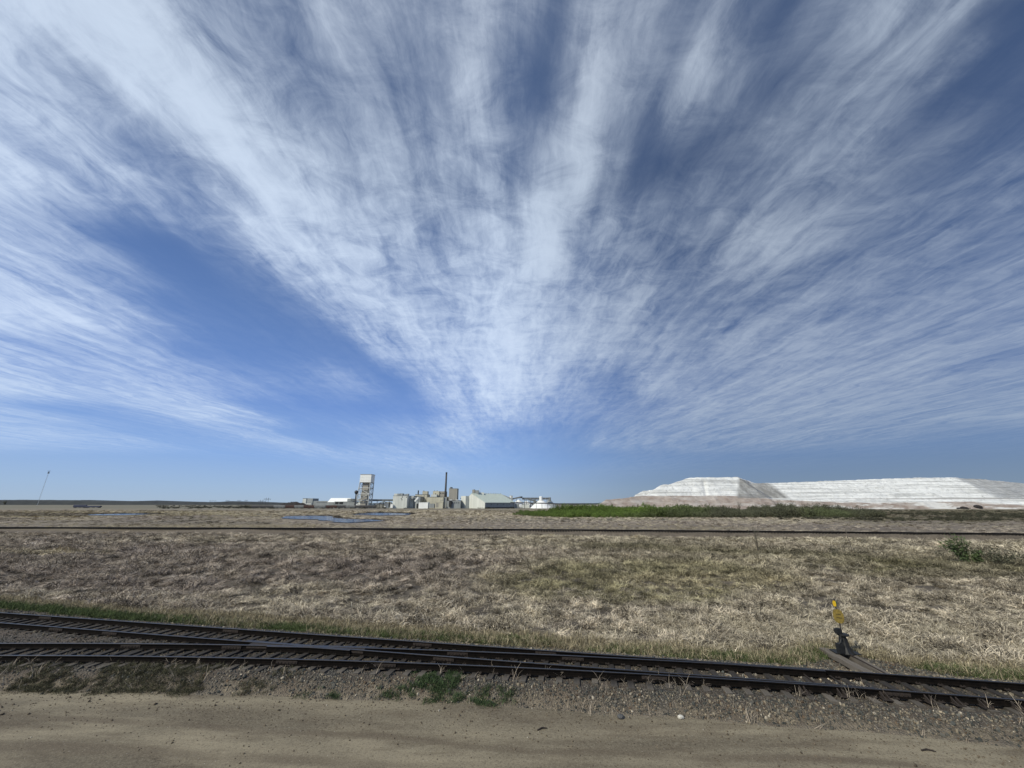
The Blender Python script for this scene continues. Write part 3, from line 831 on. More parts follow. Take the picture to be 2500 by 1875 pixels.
# matted reeds of the marsh
X, Y = wedge(160000, 17, 103, 1.0)
m_ = (Y > bed_far(X) + 1.5 + .8*fbm(X*.5, Y*.5, 5)) & (np.abs(Y-TRK(X)) > 3.0) & (Y < TRK(X)-3.2)
X, Y = keep(X, Y, m_); t, px, py = fieldtint(X, Y)
olive = ell(px, py, 1560, 1420, 360, 62, .6) + np.exp(-((py-(1332+(px-1400)*.045))/13)**2)*(px > 1400)
m_ = rng.uniform(0, 1, len(X)) > .75*np.clip(olive, 0, 1)
X, Y, t = X[m_], Y[m_], t[m_]
lump = fbm(X*.55, Y*.55, 23, 3)
s = (.45 + 1.1*lump)*rng.uniform(.75, 1.25, len(X))*np.clip(Y/45, .78, 1.35)
scl = np.stack([s, s, s*(.2+1.15*sstep(.35, .75, lump))*np.clip(50/Y, .55, 1)], 1)
gap = (lump > .37) & (fbm(X*1.7, Y*1.7, 27, 2) > .36)
scatter('matted_reeds', reedP, np.stack([X, Y, zground(X, Y)-.05], 1)[gap], eul(len(X), .22)[gap], scl[gap], t[gap])
# upright pale reeds behind the switch stand and along the near edge
X, Y = wedge(10000, 17, 34, .6)
px, py = pixof(X, Y, -.4)
q = ell(px, py, 1850, 1570, 420, 70, .5)*.9 + .5*ell(px, py, 2400, 1580, 240, 70, .5) + .12
m_ = (Y > bed_far(X) + 1.0 + .9*fbm(X*.6, Y*.6, 15)) & (rng.uniform(0, 1, len(X)) < q)
X, Y = keep(X, Y, m_); n = len(X)
t = (TAN*.95)[None]*rng.uniform(.75, 1.2, (n, 1))*(.75+.5*fbm(X*.8, Y*.8, 18))[:, None]
s = rng.uniform(.7, 1.2, n)
scatter('standing_reeds', standP, np.stack([X, Y, zground(X, Y)-.03], 1), eul(n, .15), np.stack([s, s, s*rng.uniform(.7, 1.1, n)], 1), t)
# straw and olive grass among the reeds
X, Y = wedge(50000, 18, 103, 1.0)
px, py = pixof(X, Y, -.4)
olive = .9*ell(px, py, 1560, 1420, 380, 66, .6) + .9*np.exp(-((py-(1332+(px-1400)*.045))/15)**2)*(px > 1350) + .7*ell(px, py, 2330, 1400, 260, 16) + .12
m_ = (Y > bed_far(X)+1.2) & (Y < TRK(X)-2.6) & (rng.uniform(0, 1, len(X)) < olive)
X, Y = keep(X, Y, m_); t, px, py = fieldtint(X, Y)
s = rng.uniform(.8, 1.4, len(X))*np.clip(Y/40, .9, 1.7)
scatter('straw_grass', strawP, np.stack([X, Y, zground(X, Y)-.02], 1), eul(len(X), .15), np.stack([s, s, s*.75], 1), t*1.08)
# verge: green grass against the gravel, straw behind it
X = rng.uniform(-46, 34, 30000); off = rng.uniform(-.25, 2.1, 30000); Y = bed_far(X) + off
px, py = pixof(X, Y, -.4)
gr = np.clip(sstep(900, 300, px)*1.0 + ell(px, py, 1000, 1545, 420, 40)*.75 + ell(px, py, 1750, 1595, 330, 30)*.7 + ell(px, py, 2420, 1630, 200, 30)*.8, 0, 1)
gr = gr*sstep(1.5, .7, off + .8*(fbm(X*.5, X*0, 44)-.5))
m_ = rng.uniform(0, 1, len(X)) < np.clip(gr*.78 + .36*sstep(0, .5, off)*np.where(X > -2, .28, .8), 0, 1)*sstep(-.25, .25, off)
X, Y, gr, off = X[m_], Y[m_], gr[m_], off[m_]; n = len(X)
isg = rng.uniform(0, 1, n) < gr
t = np.where(isg[:, None], GREEN[None]*(.7+.7*fbm(X, Y, 3))[:, None], (STRAW*.8)[None]*rng.uniform(.6, 1.1, (n, 1)))
s = np.where(isg, rng.uniform(.6, 1.2, n), rng.uniform(.8, 1.5, n))
scatter('verge_grass', grassP, np.stack([X, Y, zground(X, Y)*0 + zbase(X, Y)-.02], 1), eul(n, .15), np.stack([s, s, s], 1), t)
# low weeds on the near shoulder: dull grass at the left, a fresh green patch mid frame
X = rng.uniform(-24, 14, 42000); Y = bed_near(X) + rng.uniform(-.1, 1.75, len(X))
px, py = pixof(X, Y, -.45)
a = ell(px, py, 320, 1650, 360, 42, .5)*sstep(.35, .6, fbm(X*.8, Y*1.2, 19)) 
b = 1.0*ell(px, py, 1060, 1668, 62, 24, .6)*sstep(.38, .58, fbm(X*2.2, Y*3, 29)) + .6*ell(px, py, 930, 1690, 190, 22, .6)*sstep(.50, .62, fbm(X*1.8, Y*2.4, 39)) + .5*ell(px, py, 1180, 1705, 80, 22, .5)*sstep(.5, .6, fbm(X*3, Y*3, 49))
pk = rng.uniform(0, 1, len(X))
ma = pk < a*.17; mb_ = (pk < b*.25) & ~ma
X2 = np.concatenate([X[ma], X[mb_]]); Y2 = np.concatenate([Y[ma], Y[mb_]])
t = np.concatenate([np.array([.08, .076, .045])[None]*rng.uniform(.6, 1.5, (ma.sum(), 1)), np.array([.056, .085, .036])[None]*rng.uniform(.6, 1.4, (mb_.sum(), 1))])
s = np.concatenate([rng.uniform(.35, .8, ma.sum()), rng.uniform(.45, .95, mb_.sum())])
scatter('shoulder_weeds', grassP, np.stack([X2, Y2, zbed(X2, Y2)], 1), eul(len(X2), .2), np.stack([s, s, s*.7], 1), t)
# dry stalks
X = rng.uniform(-24, 18, 300); Y = bed_near(X) + rng.uniform(-.1, 1.9, 300); m_ = fbm(X*.5, Y, 87) > .5; X, Y = keep(X, Y, m_)
s = rng.uniform(.5, 1.0, len(X))
scatter('dry_stalks', stalkP, np.stack([X, Y, zbed(X, Y)], 1), eul(len(X), .2), np.stack([s]*3, 1), np.tile(np.array([.36, .30, .23]), (len(X), 1)))

# crushed stone
def pebble(seed):
    import bmesh
    r = random.Random(seed); bm = bmesh.new(); bmesh.ops.create_icosphere(bm, subdivisions=1, radius=1)
    for v_ in bm.verts: v_.co = Vector((v_.co.x*1.2, v_.co.y, v_.co.z*.75)) * r.uniform(.7, 1.2)
    me = bpy.data.meshes.new('pebble'); bm.to_mesh(me); bm.free(); me.materials.append(M_STONE)
    a_ = me.attributes.new('shade', 'FLOAT', 'POINT'); a_.data.foreach_set('value', [1.0]*len(me.vertices)); return me
stoneP = proto_col('pebble', [pebble(i) for i in range(7)])
def stonetint(n, X, Y):
    c = np.array([[.050, .055, .055], [.085, .085, .080], [.14, .13, .112], [.21, .185, .145], [.10, .075, .055], [.36, .33, .28]])
    k = rng.choice(6, n, p=[.26, .25, .22, .17, .08, .02])
    return c[k]*rng.uniform(.75, 1.25, (n, 1))
X = rng.uniform(-40, 30, 110000); off = rng.uniform(0, 1, len(X)); Yn, Yf = bed_near(X)-.25, bed_far(X)+.3
Y = Yn + (Yf-Yn)*off
ins = (Y < R1(X)) & (Y > R4(X))
left = sstep(-7, -13, X)*(Y < R4(X)-.3)
m_ = rng.uniform(0, 1, len(X)) < np.where(ins, .34, 1-.55*left)*sstep(-.25, .9, Y-bed_near(X)+.6*(fbm(X*1.5, Y*1.5, 58)-.5))*np.where(np.abs(X) < 22, 1, .5)
m_ &= ~((R4(X) - Y > -.1) & (R4(X) - Y < .64) & (X > -8) & (rng.uniform(0, 1, len(X)) < .8))
X, Y = keep(X, Y, m_); n = len(X); ins = (Y < R1(X)) & (Y > R4(X))
pale_ = ins & (X > 8) & (X < 13.3) & (fbm(X*2, Y*2, 63) > .42)
t = stonetint(n, X, Y)*np.where(ins, .62, 1.0)[:, None]*np.where(pale_, 3.2, 1.0)[:, None]
t = t*np.where(Y < R4(X), .55 + .9*fbm(X*.6, Y*1.2, 66), 1.0)[:, None]*np.array([1.04, .99, .90])
s = np.exp(rng.normal(math.log(.027), .36, n))
scatter('gravel', stoneP, np.stack([X, Y, zbed(X, Y)+s*.25], 1), rng.uniform(0, 6.28, (n, 3)), np.stack([s, s, s], 1), t)
n = 4200
X = rng.uniform(-26, 22, n); d_ = np.abs(rng.normal(0, 1.2, n)); far_ = rng.uniform(0, 1, n) < .3; d_ = np.where(far_, rng.uniform(0, 9, n), d_)
Y = bed_near(X) - d_; s = np.exp(rng.normal(math.log(.013), .45, n))
m_ = Y > 3; X, Y, s = X[m_], Y[m_], s[m_]
scatter('road_pebbles', stoneP, np.stack([X, Y, zroad(X, Y)+s*.3], 1), rng.uniform(0, 6.28, (len(X), 3)), np.stack([s]*3, 1), np.where(rng.uniform(0, 1, (len(X), 1)) < .04, np.array([[.30, .27, .22]]), np.array([[.125, .10, .072]]))*rng.uniform(.6, 1.3, (len(X), 1)))

# rough cover past the far track, coarser with distance
X, Y = wedge(110000, 80, 420, 1.1, 1.6)
m_ = (Y > TRK(X)+3) & ~in_pond(X, Y) & ~in_pond(X*1.06, Y*1.06) & ~in_pond(X*1.03, Y*1.03) & ~in_pond(X*1.10, Y*1.10)
X, Y = keep(X, Y, m_); px, py = pixof(X, Y, -.4)
n = len(X)
t = (REED*.95)[None] + (TAN-REED)[None]*sstep(.4, .65, fbm(X*.02, Y*.04, 101))[:, None]
band = sstep(.55, .66, fbm(X*.008, Y*.05, 111)) * sstep(1500, 600, px)
t = t + (STRAW*.85-t)*np.clip(band + 1.0*ell(px, py, 520, 1283, 260, 9) + 1.0*ell(px, py, 500, 1264, 90, 7) + .8*ell(px, py, 200, 1283, 260, 5) + .6*ell(px, py, 1560, 1288, 260, 10), 0, 1)[:, None]
dk = ell(px, py, 480, 1272, 75, 5)*.9 + ell(px, py, 610, 1277, 60, 4)*.7 + ell(px, py, 1300, 1246, 120, 5)*.5
dk = np.clip(dk + .75*sstep(1950, 2150, px)*sstep(1288, 1272, py), 0, 1)
t = t + (np.array([.075, .072, .042])-t)*dk[:, None]
lw = sstep(1000, 200, px)*sstep(.45, .6, fbm(X*.015, Y*.05, 121))
t = t + (np.array([.115, .10, .082])-t)*(lw*.7)[:, None]
t = t*(.7+.6*fbm(X*.3, Y*.3, 131))[:, None]
rim = in_pond(X*.965, Y*.965) | in_pond(X*1.0, Y*.95) | in_pond(X*.985, Y*.985)
t = np.where(rim[:, None], np.array([[.05, .042, .032]]), t)
s = rng.uniform(.9, 1.6, n)*np.clip(Y/150, .8, 2.2)
scatter('far_reeds', reedP, np.stack([X, Y, zground(X, Y)-.1], 1), eul(n, .2), np.stack([s, s, s*.30], 1), t)

# ------------------------------------------------------------------ shrubs
def leafball(seed, n, w=1.0, h=1.0, leaf=.22, gaps=.0):
    """crown made of leaf cards gathered into sprays"""
    r = np.random.default_rng(seed); V = []; F = []; S = []
    sprays = [(r.normal(0, .42, 3)*np.array([w, w, h*.7]) + np.array([0, 0, h*.55])) for _ in range(14)]
    for i in range(n):
        c = sprays[r.integers(0, 14)] + r.normal(0, .17, 3); c[2] = max(c[2], .03)
        d = r.normal(0, 1, 3); d[2] = abs(d[2]) + .3; d /= np.linalg.norm(d)
        s = np.cross(d, r.normal(0, 1, 3)); s /= np.linalg.norm(s)
        L = leaf*r.uniform(.6, 1.3); b = len(V)
        V += [c - s*L*.28, c + d*L*.5 - s*L*.05, c + s*L*.28 + d*L*.1, c + d*L]
        V[-2], V[-1] = V[-1], V[-2]
        sh = r.uniform(.55, 1.45); S += [sh]*4; F.append((b, b+1, b+2, b+3))
    return mesh_np('leaves', np.array(V), np.array(F), M_LEAF, False, {'shade': S})
willP = proto_col('willow_clump', [leafball(300+i, 420, leaf=.2) for i in range(6)])
# the green willow thicket (one mass), thin towards the right
n = 5200
px = rng.uniform(1230, 2160, n); Yd = rng.uniform(205, 345, n)
X = np.array([xat(a, b, -.3) for a, b in zip(px, Yd)])
edge = .6 + .4*fbm(X*.05, Yd*.05, 141)
m_ = ((ell(px, Yd, 1470, 262, 215, 58, .3) + ell(px, Yd, 1700, 258, 330, 62, .3) + ell(px, Yd, 2010, 225, 150, 34, .3)) > .4) & ~((px > 1690) & (px < 1830) & (Yd > 292))
px, X, Y = px[m_], X[m_], Yd[m_]; n = len(X)
fresh = np.clip(ell(px, Y, 1440, 260, 190, 70, .6) + .45*ell(px, Y, 1640, 260, 120, 60, .6) + .25*ell(px, Y, 2020, 222, 70, 26, .5), 0, 1)
hmap = .75 + .9*sstep(.35, .7, fbm(X*.035, Y*.035, 151))
ht = 1.6*hmap*(.45+.55*sstep(1240, 1400, px))*np.where((px > 1600) & (px < 1900), .85, 1)*rng.uniform(.7, 1.15, n)
t = np.array([.085, .088, .056])[None] + (np.array([.092, .138, .030])-np.array([.085, .088, .056]))[None]*fresh[:, None]
t = t*(.6+.8*fbm(X*.08, Y*.08, 161))[:, None]*rng.uniform(.8, 1.25, (n, 1))
scatter('willow_thicket', willP, np.stack([X, Y, zground(X, Y)-.1], 1), eul(n, .05), np.stack([ht*1.25, ht*1.25, ht*1.75], 1), t)
# low dull brush in front of the white pile at the right
n = 2200
px = rng.uniform(1900, 2620, n); Y = rng.uniform(165, 420, n)
X = np.array([xat(a, b, -.3) for a, b in zip(px, Y)])
m_ = fbm(X*.03, Y*.05, 171) > .5; px, X, Y = px[m_], X[m_], Y[m_]; n = len(X)
ht = rng.uniform(.45, 1.0, n)
t = np.array([.062, .062, .042])[None]*rng.uniform(.6, 1.3, (n, 1))
scatter('low_brush', willP, np.stack([X, Y, zground(X, Y)-.1], 1), eul(n, .05), np.stack([ht*1.7, ht*1.7, ht*1.1], 1), t)
n = 1500
px = rng.uniform(380, 1280, n); Y = rng.uniform(560, 1500, n); X = np.array([xat(a, b, -.3) for a, b in zip(px, Y)])
m_ = (fbm(X*.012, Y*.02, 181) > .55) & ((px < 640) | (Y < 612)); X, Y = X[m_], Y[m_]; n = len(X); ht = rng.uniform(.8, 1.6, n)
scatter('far_brush', willP, np.stack([X, Y, zground(X, Y)], 1), eul(n, .05), np.stack([ht*3, ht*3, ht*1.3], 1), np.array([.05, .05, .036])[None]*rng.uniform(.7, 1.3, (n, 1)))

M_BARK = plain('grey_bark', (.085, .07, .055), .9, .3, 8)
def m_leaf1(c):
    def fn(t, b):
        sh = t.n('ShaderNodeAttribute', attribute_name='shade').outputs['Fac']
        t.put(b.inputs['Base Color'], t.n('ShaderNodeVectorMath', {0: c, 'Scale': sh}, operation='SCALE').outputs[0]); b.inputs['Roughness'].default_value = .8
    return fn
M_LF = mat('shrub_leaf', m_leaf1((.068, .10, .034))); M_LF2 = mat('dull_leaf', m_leaf1((.075, .075, .045)))
def shrub(px, py, w, h, label, seed, n=240, leaf=.2, lf=None, group=None, lean=0, name='shrub', twigs=7, z=-.45, Yd=None):
    x, y = at(px, py, z) if Yd is None else (xat(px, Yd, z), Yd)
    zg = float(zground(np.array([x]), np.array([y]))[0])
    o = thing(name, label, 'shrub' if name != 'tree' else 'tree', (x, y, zg), group)
    r = np.random.default_rng(seed); mb = MB(); V = []; F = []; S = []
    for k in range(twigs):
        tip = np.array([r.normal(lean, w*.28), r.normal(0, w*.28), h*r.uniform(.55, 1.0)])
        mid = tip*np.array([.35, .35, .55]) + r.normal(0, .05, 3)
        b0 = r.normal(0, .10, 3)*np.array([1, 1, 0])
        P = [b0, mid, tip]
        tk = h*w/5 if w < 5 else h/2; mb.bar(Vector(b0+[x, y, zg]), Vector(mid+[x, y, zg]), .028*tk, 5, .018*tk); mb.bar(Vector(mid+[x, y, zg]), Vector(tip+[x, y, zg]), .018*tk, 5, .007)
        for i in range(n//twigs):
            t = r.uniform(.15, 1.05)
            c = (mid + (tip-mid)*(t*2-1) if t > .5 else b0 + (mid-b0)*t*2) + r.normal(0, .13*w*.6, 3); c[2] = max(c[2], .05)
            d = r.normal(0, 1, 3); d[2] += .4; d /= np.linalg.norm(d); s = np.cross(d, r.normal(0, 1, 3)); s /= np.linalg.norm(s)
            L = leaf*r.uniform(.6, 1.3); bb = len(V)
            V += [c - s*L*.3, c + d*L*.45 - s*L*.1, c + d*L, c + s*L*.3 + d*L*.1]; S += [r.uniform(.6, 1.4)]*4; F.append((bb, bb+1, bb+2, bb+3))
    mb.build('stem', M_BARK, o)
    if F:
        me = mesh_np('foliage', np.array(V), np.array(F), lf or M_LF, False, {'shade': S}); link('foliage', me, o)
shrub(2362, 1374, 2.6, 3.0, 'tall loose green shrub leaning left in the reeds at the right', 1, 900, .26, lean=-.9, twigs=9)
shrub(2392, 1376, 1.8, 1.4, 'low green bush just right of the tall leaning shrub', 2, 600, .24)
shrub(2440, 1380, 3.4, 1.7, 'broad dull green bush farthest right in the reed field', 3, 900, .24, M_LF2)
shrub(2035, 1359, 1.9, 1.4, 'small round bush just left of the leaning post', 4, 240, .16, M_LF2)
shrub(1852, 1348, 1.5, 4.1, 'tall thin sparse sapling in the reeds before the far track', 5, 150, .16, M_LF2, twigs=5)
shrub(2300, 1360, 1.5, .9, 'tiny low bush left of the tall leaning shrub', 6, 120, .15, M_LF2)
# bare and dark bushes at the foot of the white pile
for i, (px_, h, w_, lab) in enumerate([(1558, 8, 6, 'bare grey bush at the left foot of the white pile'), (1577, 10.5, 7, 'tallest bare bush at the left foot of the white pile'), (1592, 7, 5, 'low bare bush right of the tallest bare one'),
        (1668, 5.5, 4, 'small dark bush alone at the foot of the brown slope'), (1805, 10, 11, 'broad dark bush standing before the brown slope'), (1874, 8, 9, 'dark bush by the left end of the dark grove')]):
    shrub(px_, 0, w_, h, lab, 20+i, 90 if i < 3 else 420, .5, M_LF2, twigs=12, Yd=505-i*14)
for i, (px_, h, w_) in enumerate([(1905, 10, 13), (1935, 10, 14), (1968, 8, 12), (1995, 9, 14), (2020, 8, 12)]):
    shrub(px_, 0, w_, h, ['leftmost', 'second from the left', 'middle', 'second from the right', 'rightmost'][i] + ' dark bush of the grove under the brown slope', 40+i, 700, .6, M_LF2, 'dark bushes under the brown slope', twigs=12, Yd=430)
shrub(11, 0, 26, 24, 'small round dark tree on the ridge at the far left', 60, 500, 2.5, M_LF2, name='tree', twigs=8, Yd=2420)

# ------------------------------------------------------------------ wooded ridge on the horizon
def ridge(name, x0, x1, Y, pts, m_, depth=500):
    xs = np.linspace(x0, x1, 420); hp = np.interp(xs, [xat(p, Y, 10) for p, _ in pts], [zat(y, Y) for _, y in pts])
    V = []; prof = [(0, -.05), (.12, .75), (.3, 1.0), (1, .8)]
    nx = len(xs)
    for f_, g in prof:
        hh = hp*g + (3.2*(fbm(xs*.05, xs*0+f_*9, 201, 4)-.5)*(g > .5)); 
        for x, h in zip(xs, hh): V.append((x, Y + depth*f_ + 30*math.sin(x*.004), max(h, -1.5) if g > 0 else -1.5))
    i = np.arange(nx-1)[None, :] + nx*np.arange(3)[:, None]
    F = np.stack([i, i+1, i+nx+1, i+nx], -1).reshape(-1, 4)
    return link(name, mesh_np(name, np.array(V), F, m_, False), None, 'structure')
def m_wood(t, b):
    p = geo_pos(t); n = t.noise(p, .03, 6, .7); n2 = t.noise(t.n('ShaderNodeMapping', {'Vector': p, 'Scale': (.002, .002, .08)}).outputs[0], 1.0, 5, .6)
    c = t.mix(t.mr(n, .35, .65), (.020, .024, .027), (.042, .046, .045)); t.put(b.inputs['Base Color'], t.mix(t.mr(n2, .55, .7, 0, .35), c, (.075, .075, .066))); b.inputs['Roughness'].default_value = 1.0
M_WOOD = mat('distant_woodland', m_wood)
ridge('wooded_ridge', -4300, -1200, 2500, [(-300,1222),(0,1219.5),(100,1220.5),(145,1220),(165,1222.5),(200,1223.5),(240,1223),(330,1221.5),(370,1223.5),(450,1225.5),(505,1225),(530,1223),(560,1224),(600,1225.5),(660,1227.5),(720,1229)], M_WOOD)
ridge('far_ridge', -2600, 1400, 4200, [(620,1227.5),(700,1227.8),(900,1228.3),(1300,1228.6),(1500,1228.4)], M_WOOD)

# ------------------------------------------------------------------ white tailings pile
def pile_z(X, Y):
    nz = fbm(X*.05, Y*.05, 211, 5)-.5; nx_ = fbm(X*.02, Y*.02, 221, 3)-.5
    # left pile
    Yp = Y - 572 + 16*nx_ + (X-260)*.02
    Yp = Yp + 6*np.sin(X*.022)
    front = np.interp(Yp, [-8, 0, 30, 36, 48, 51, 62, 65, 80], [-1.5, 0, 17.5, 19, 30, 30.8, 40, 40.8, 52])
    zl = np.interp(X + 1.5*nz - .42*np.clip(Y-605, 0, None), [88, 130, 137, 142, 164, 201, 226, 242, 266, 274, 400], [-1, 6, 9, 12, 14, 19, 35.5, 36.5, 45.5, 47.2, 48])
    zr = np.clip(46.5 - .85*((X-368-5*nx_)*.8 - (Y-640)*.6), -2, 60)
    back = np.interp(Y, [640, 800, 900, 960], [60, 58, 30, -2])
    z1 = np.minimum(np.minimum(front, zl), np.minimum(zr, back))
    # a gully down its face
    z1 = z1 - 3.0*np.exp(-((X-(294+(Y-606)*.45))/2.4)**2)*sstep(17, 21, z1)*sstep(45, 40, z1)
    # right pile with a lower terrace
    y0 = np.interp(X, [330, 430, 560, 813, 1300], [590, 574, 556, 516, 500])
    sh = np.clip(X - 700 - 14*nx_, 0, None)*.62
    Yq = Y - y0
    lowf = np.interp(Yq + 9*(fbm(X*.016, Y*.0, 231)-.5), [-6, 0, 12, 14, 22, 24], [-1.5, 0, 8, 8.6, 12.8, 13.2])
    Yu = Yq - 44 - sh
    upf = np.interp(Yu, [0, 14, 16, 32, 34, 62, 70], [0, 9.5, 10, 21, 21.7, 38, 42])
    top = np.interp(X, [300, 423, 520, 644, 696, 900, 1105, 1300], [37.5, 39.4, 42, 46.6, 46.6, 47.5, 49, 49]) 
    z2 = np.minimum(lowf, 13.2) + np.clip(upf, 0, None)
    z2 = np.minimum(z2, top)
    z2 = np.minimum(z2, np.interp(Y, [900, 1100, 1200], [60, 30, -2]))
    zl2 = np.interp(X, [332, 346], [-2, 60]); z2 = np.minimum(z2, zl2)
    z = np.maximum(z1, z2)
    # low ramp of waste on the left
    z = z + (z > .5)*(1.0*nz + 2.2*(fbm(X*.16, Y*.16, 241, 4)-.5))
    return np.maximum(z, -1.5)
pxs = np.arange(90, 1350, 1.6); pys = np.concatenate([np.arange(490, 690, 1.3), np.arange(690, 1210, 4)])
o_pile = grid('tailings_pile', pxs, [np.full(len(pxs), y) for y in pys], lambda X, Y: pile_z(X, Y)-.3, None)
def m_pile(t, b):
    p = geo_pos(t); x, y, z = t.n('ShaderNodeSeparateXYZ', {0: p}).outputs
    w_ = t.noise(p, .02, 4); w2 = t.noise(p, .09, 5, .65)
    lay = t.noise(t.n('ShaderNodeMapping', {'Vector': p, 'Scale': (.008, .02, .55)}).outputs[0], 1.0, 6, .7)
    rill = t.noise(t.n('ShaderNodeMapping', {'Vector': p, 'Scale': (.35, .05, .03)}).outputs[0], 1.0, 5, .7)
    c = t.mix(t.mr(lay, .40, .53), (.47, .47, .455), (.82, .82, .80))
    c = t.mix(t.mr(t.noise(p, .22, 7, .75), .46, .33, 0, .75), c, (.27, .268, .25))
    c = t.mix(t.mr(rill, .60, .78, 0, .4), c, (.27, .265, .245))
    c = t.mix(t.mr(w2, .58, .75, 0, .5), c, (.34, .33, .305))
    # pinkish brown clay skirt below the salt
    lim = t.m('ADD', t.n('ShaderNodeFloatCurve', {'Value': t.mr(x, 150, 850)}).outputs[0], 0.0)
    fc = lim.node.inputs[0].links[0].from_node.mapping; cv = fc.curves[0]
    pts = [(150, 16), (190, 17.5), (205, 18), (300, 18.2), (350, 16.5), (400, 12), (440, 9.5), (520, 7.5), (580, 8.5), (640, 9.5), (690, 4), (760, 2), (850, 1)]
    while len(cv.points) < len(pts): cv.points.new(.5, .5)
    for q, (a, bb) in zip(cv.points, pts): q.location = ((a-150)/700, bb/20); q.handle_type = 'VECTOR'
    fc.update()
    d = t.m('SUBTRACT', z, t.m('ADD', t.m('MULTIPLY', lim, 20.0), t.m('MULTIPLY', t.m('SUBTRACT', w_, .5), 3.0)))
    clay = t.mix(t.mr(w2, .35, .65), (.27, .21, .175), (.44, .38, .335))
    clay = t.mix(t.mr(lay, .6, .7, 0, .7), clay, (.66, .63, .58))
    pat = t.m('MULTIPLY', t.mr(t.noise(t.n('ShaderNodeMapping', {'Vector': p, 'Scale': (.02, .03, .16)}).outputs[0], 1.0, 6, .7), .50, .56), t.mr(x, 330, 430, .25, .9))
    clay = t.mix(pat, clay, (.70, .69, .66))
    c = t.mix(t.mr(d, .35, -.35), c, clay)
    c = t.mix(t.m('MULTIPLY', t.mr(d, .0, 1.0), t.m('MULTIPLY', t.mr(z, 17.6, 15.5), t.mr(x, 560, 480))), c, c)
    # shade painted in grey with dirt streaks: fold between piles, far right flank
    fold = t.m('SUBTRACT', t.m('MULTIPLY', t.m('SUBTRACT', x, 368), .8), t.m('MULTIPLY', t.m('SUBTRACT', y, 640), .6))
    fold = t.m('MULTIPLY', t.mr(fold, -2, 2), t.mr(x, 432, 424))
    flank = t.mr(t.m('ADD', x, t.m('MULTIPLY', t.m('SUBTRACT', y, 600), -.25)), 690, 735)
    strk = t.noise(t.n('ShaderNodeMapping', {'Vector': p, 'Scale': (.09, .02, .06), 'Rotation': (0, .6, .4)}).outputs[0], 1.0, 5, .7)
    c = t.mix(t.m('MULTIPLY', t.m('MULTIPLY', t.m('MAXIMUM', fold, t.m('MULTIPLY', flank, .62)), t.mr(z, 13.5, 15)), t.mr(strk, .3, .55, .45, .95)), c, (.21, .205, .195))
    road_ = t.m('MULTIPLY', t.mr(t.m('ABSOLUTE', t.m('SUBTRACT', z, 13.2)), .9, .3), t.mr(x, 440, 520))
    c = t.mix(t.m('MULTIPLY', road_, .8), c, (.20, .17, .15))
    t.put(b.inputs['Base Color'], c); b.inputs['Roughness'].default_value = .85
    bump(t, b, t.m('ADD', t.m('MULTIPLY', lay, 1.5), t.m('ADD', w2, t.m('MULTIPLY', rill, .5))), 1.0, 2.2)
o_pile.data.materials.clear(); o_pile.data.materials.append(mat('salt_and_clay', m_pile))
M_DARK = plain('dark_scrap', (.022, .018, .017), .9, .5, .5)
def heap(px_, Y, z, L, h, label, seed):
    x = xat(px_, Y, z); r = np.random.default_rng(seed); mb = MB()
    for k in range(9):
        a = r.uniform(-.5, .5); s = (1-abs(a)*1.5)*h*r.uniform(.6, 1.0)
        mb.lathe((x+a*L, Y+r.normal(0, .8)), [(s*1.6, z-.6), (s*1.4, z+s*.4), (s*.7, z+s*.85), (.1, z+s)], 7)
    tag(mb.build('debris_heap', M_DARK), label, 'heap')
for px_, L, lab, sd in ((2352, 18, 'long black heap on the lower terrace of the white pile', 3), (2387, 9, 'short black heap on the terrace right of the long one', 4)):
    Y = 548; X = xat(px_, Y, 14); heap(px_, Y, float(pile_z(np.array([X]), np.array([Y]))[0])-.2, L, 3.2, lab, sd)

# ------------------------------------------------------------------ the plant
M_PALE = plain('pale_cladding', (.60, .61, .56), .7, .12, .35, streak=True)
M_WHITE = plain('white_cladding', (.86, .86, .82), .65, .07, .35, streak=True)
M_GREY = plain('grey_cladding', (.27, .285, .28), .7, .16, .35, streak=True)
M_DGREY = plain('dark_grey_cladding', (.10, .11, .115), .75, .25, .4, streak=True)
M_BEIGE = plain('beige_cladding', (.47, .445, .35), .75, .13, .3, streak=True)
M_TAN = plain('tan_cladding', (.50, .47, .36), .75, .12, .3, streak=True)
M_ROOFG = plain('pale_green_roof', (.50, .55, .48), .7, .08, .3, streak=True)
M_CONC = plain('raw_concrete', (.33, .31, .265), .85, .15, .3, streak=True)
M_STEEL = plain('grey_steel', (.58, .59, .57), .6, .15, 1.0)
M_BLACK = plain('dark_opening', (.018, .019, .02), .6, .3, 1.0)
M_BLUE = plain('dark_blue_steel', (.03, .055, .11), .6, .25, .8)
M_SALT = plain('salt_white', (.80, .80, .78), .85, .06, .2)
M_SLATE = plain('slate_paint', (.05, .048, .05), .6, .2, .5)
M_BROWNR = plain('red_brown_paint', (.055, .026, .022), .75, .25, .5, streak=True)
M_RCGREY = plain('hopper_grey', (.16, .165, .165), .75, .2, .5, streak=True)
M_NAVY = plain('navy_paint', (.02, .026, .06), .6, .25, .5)
PY = 620.0
GZ = -.55
def building(name, label, cat, xa, xb, ytop, Y, depth, wm, rm=None, par=None, roof_t=.5, over=.25, z0=GZ, lab2=None, right_m=None, group=None):
    """a box building whose front spans xa..xb and reaches up to ytop"""
    zt = zat(ytop, Y); X0_, X1_ = xat(xa, Y, 4), xat(xb, Y, 4)
    o = thing(name, label, cat, ((X0_+X1_)/2, Y, z0), group) if par is None else par
    MB().box(X0_, X1_, Y, Y+depth, z0, zt-roof_t).build('wall', wm, o, label=lab2)
    MB().box(X0_-over, X1_+over, Y-over, Y+depth+over, zt-roof_t+.003, zt).build('roof', rm or wm, o)
    return o, X0_, X1_, zt
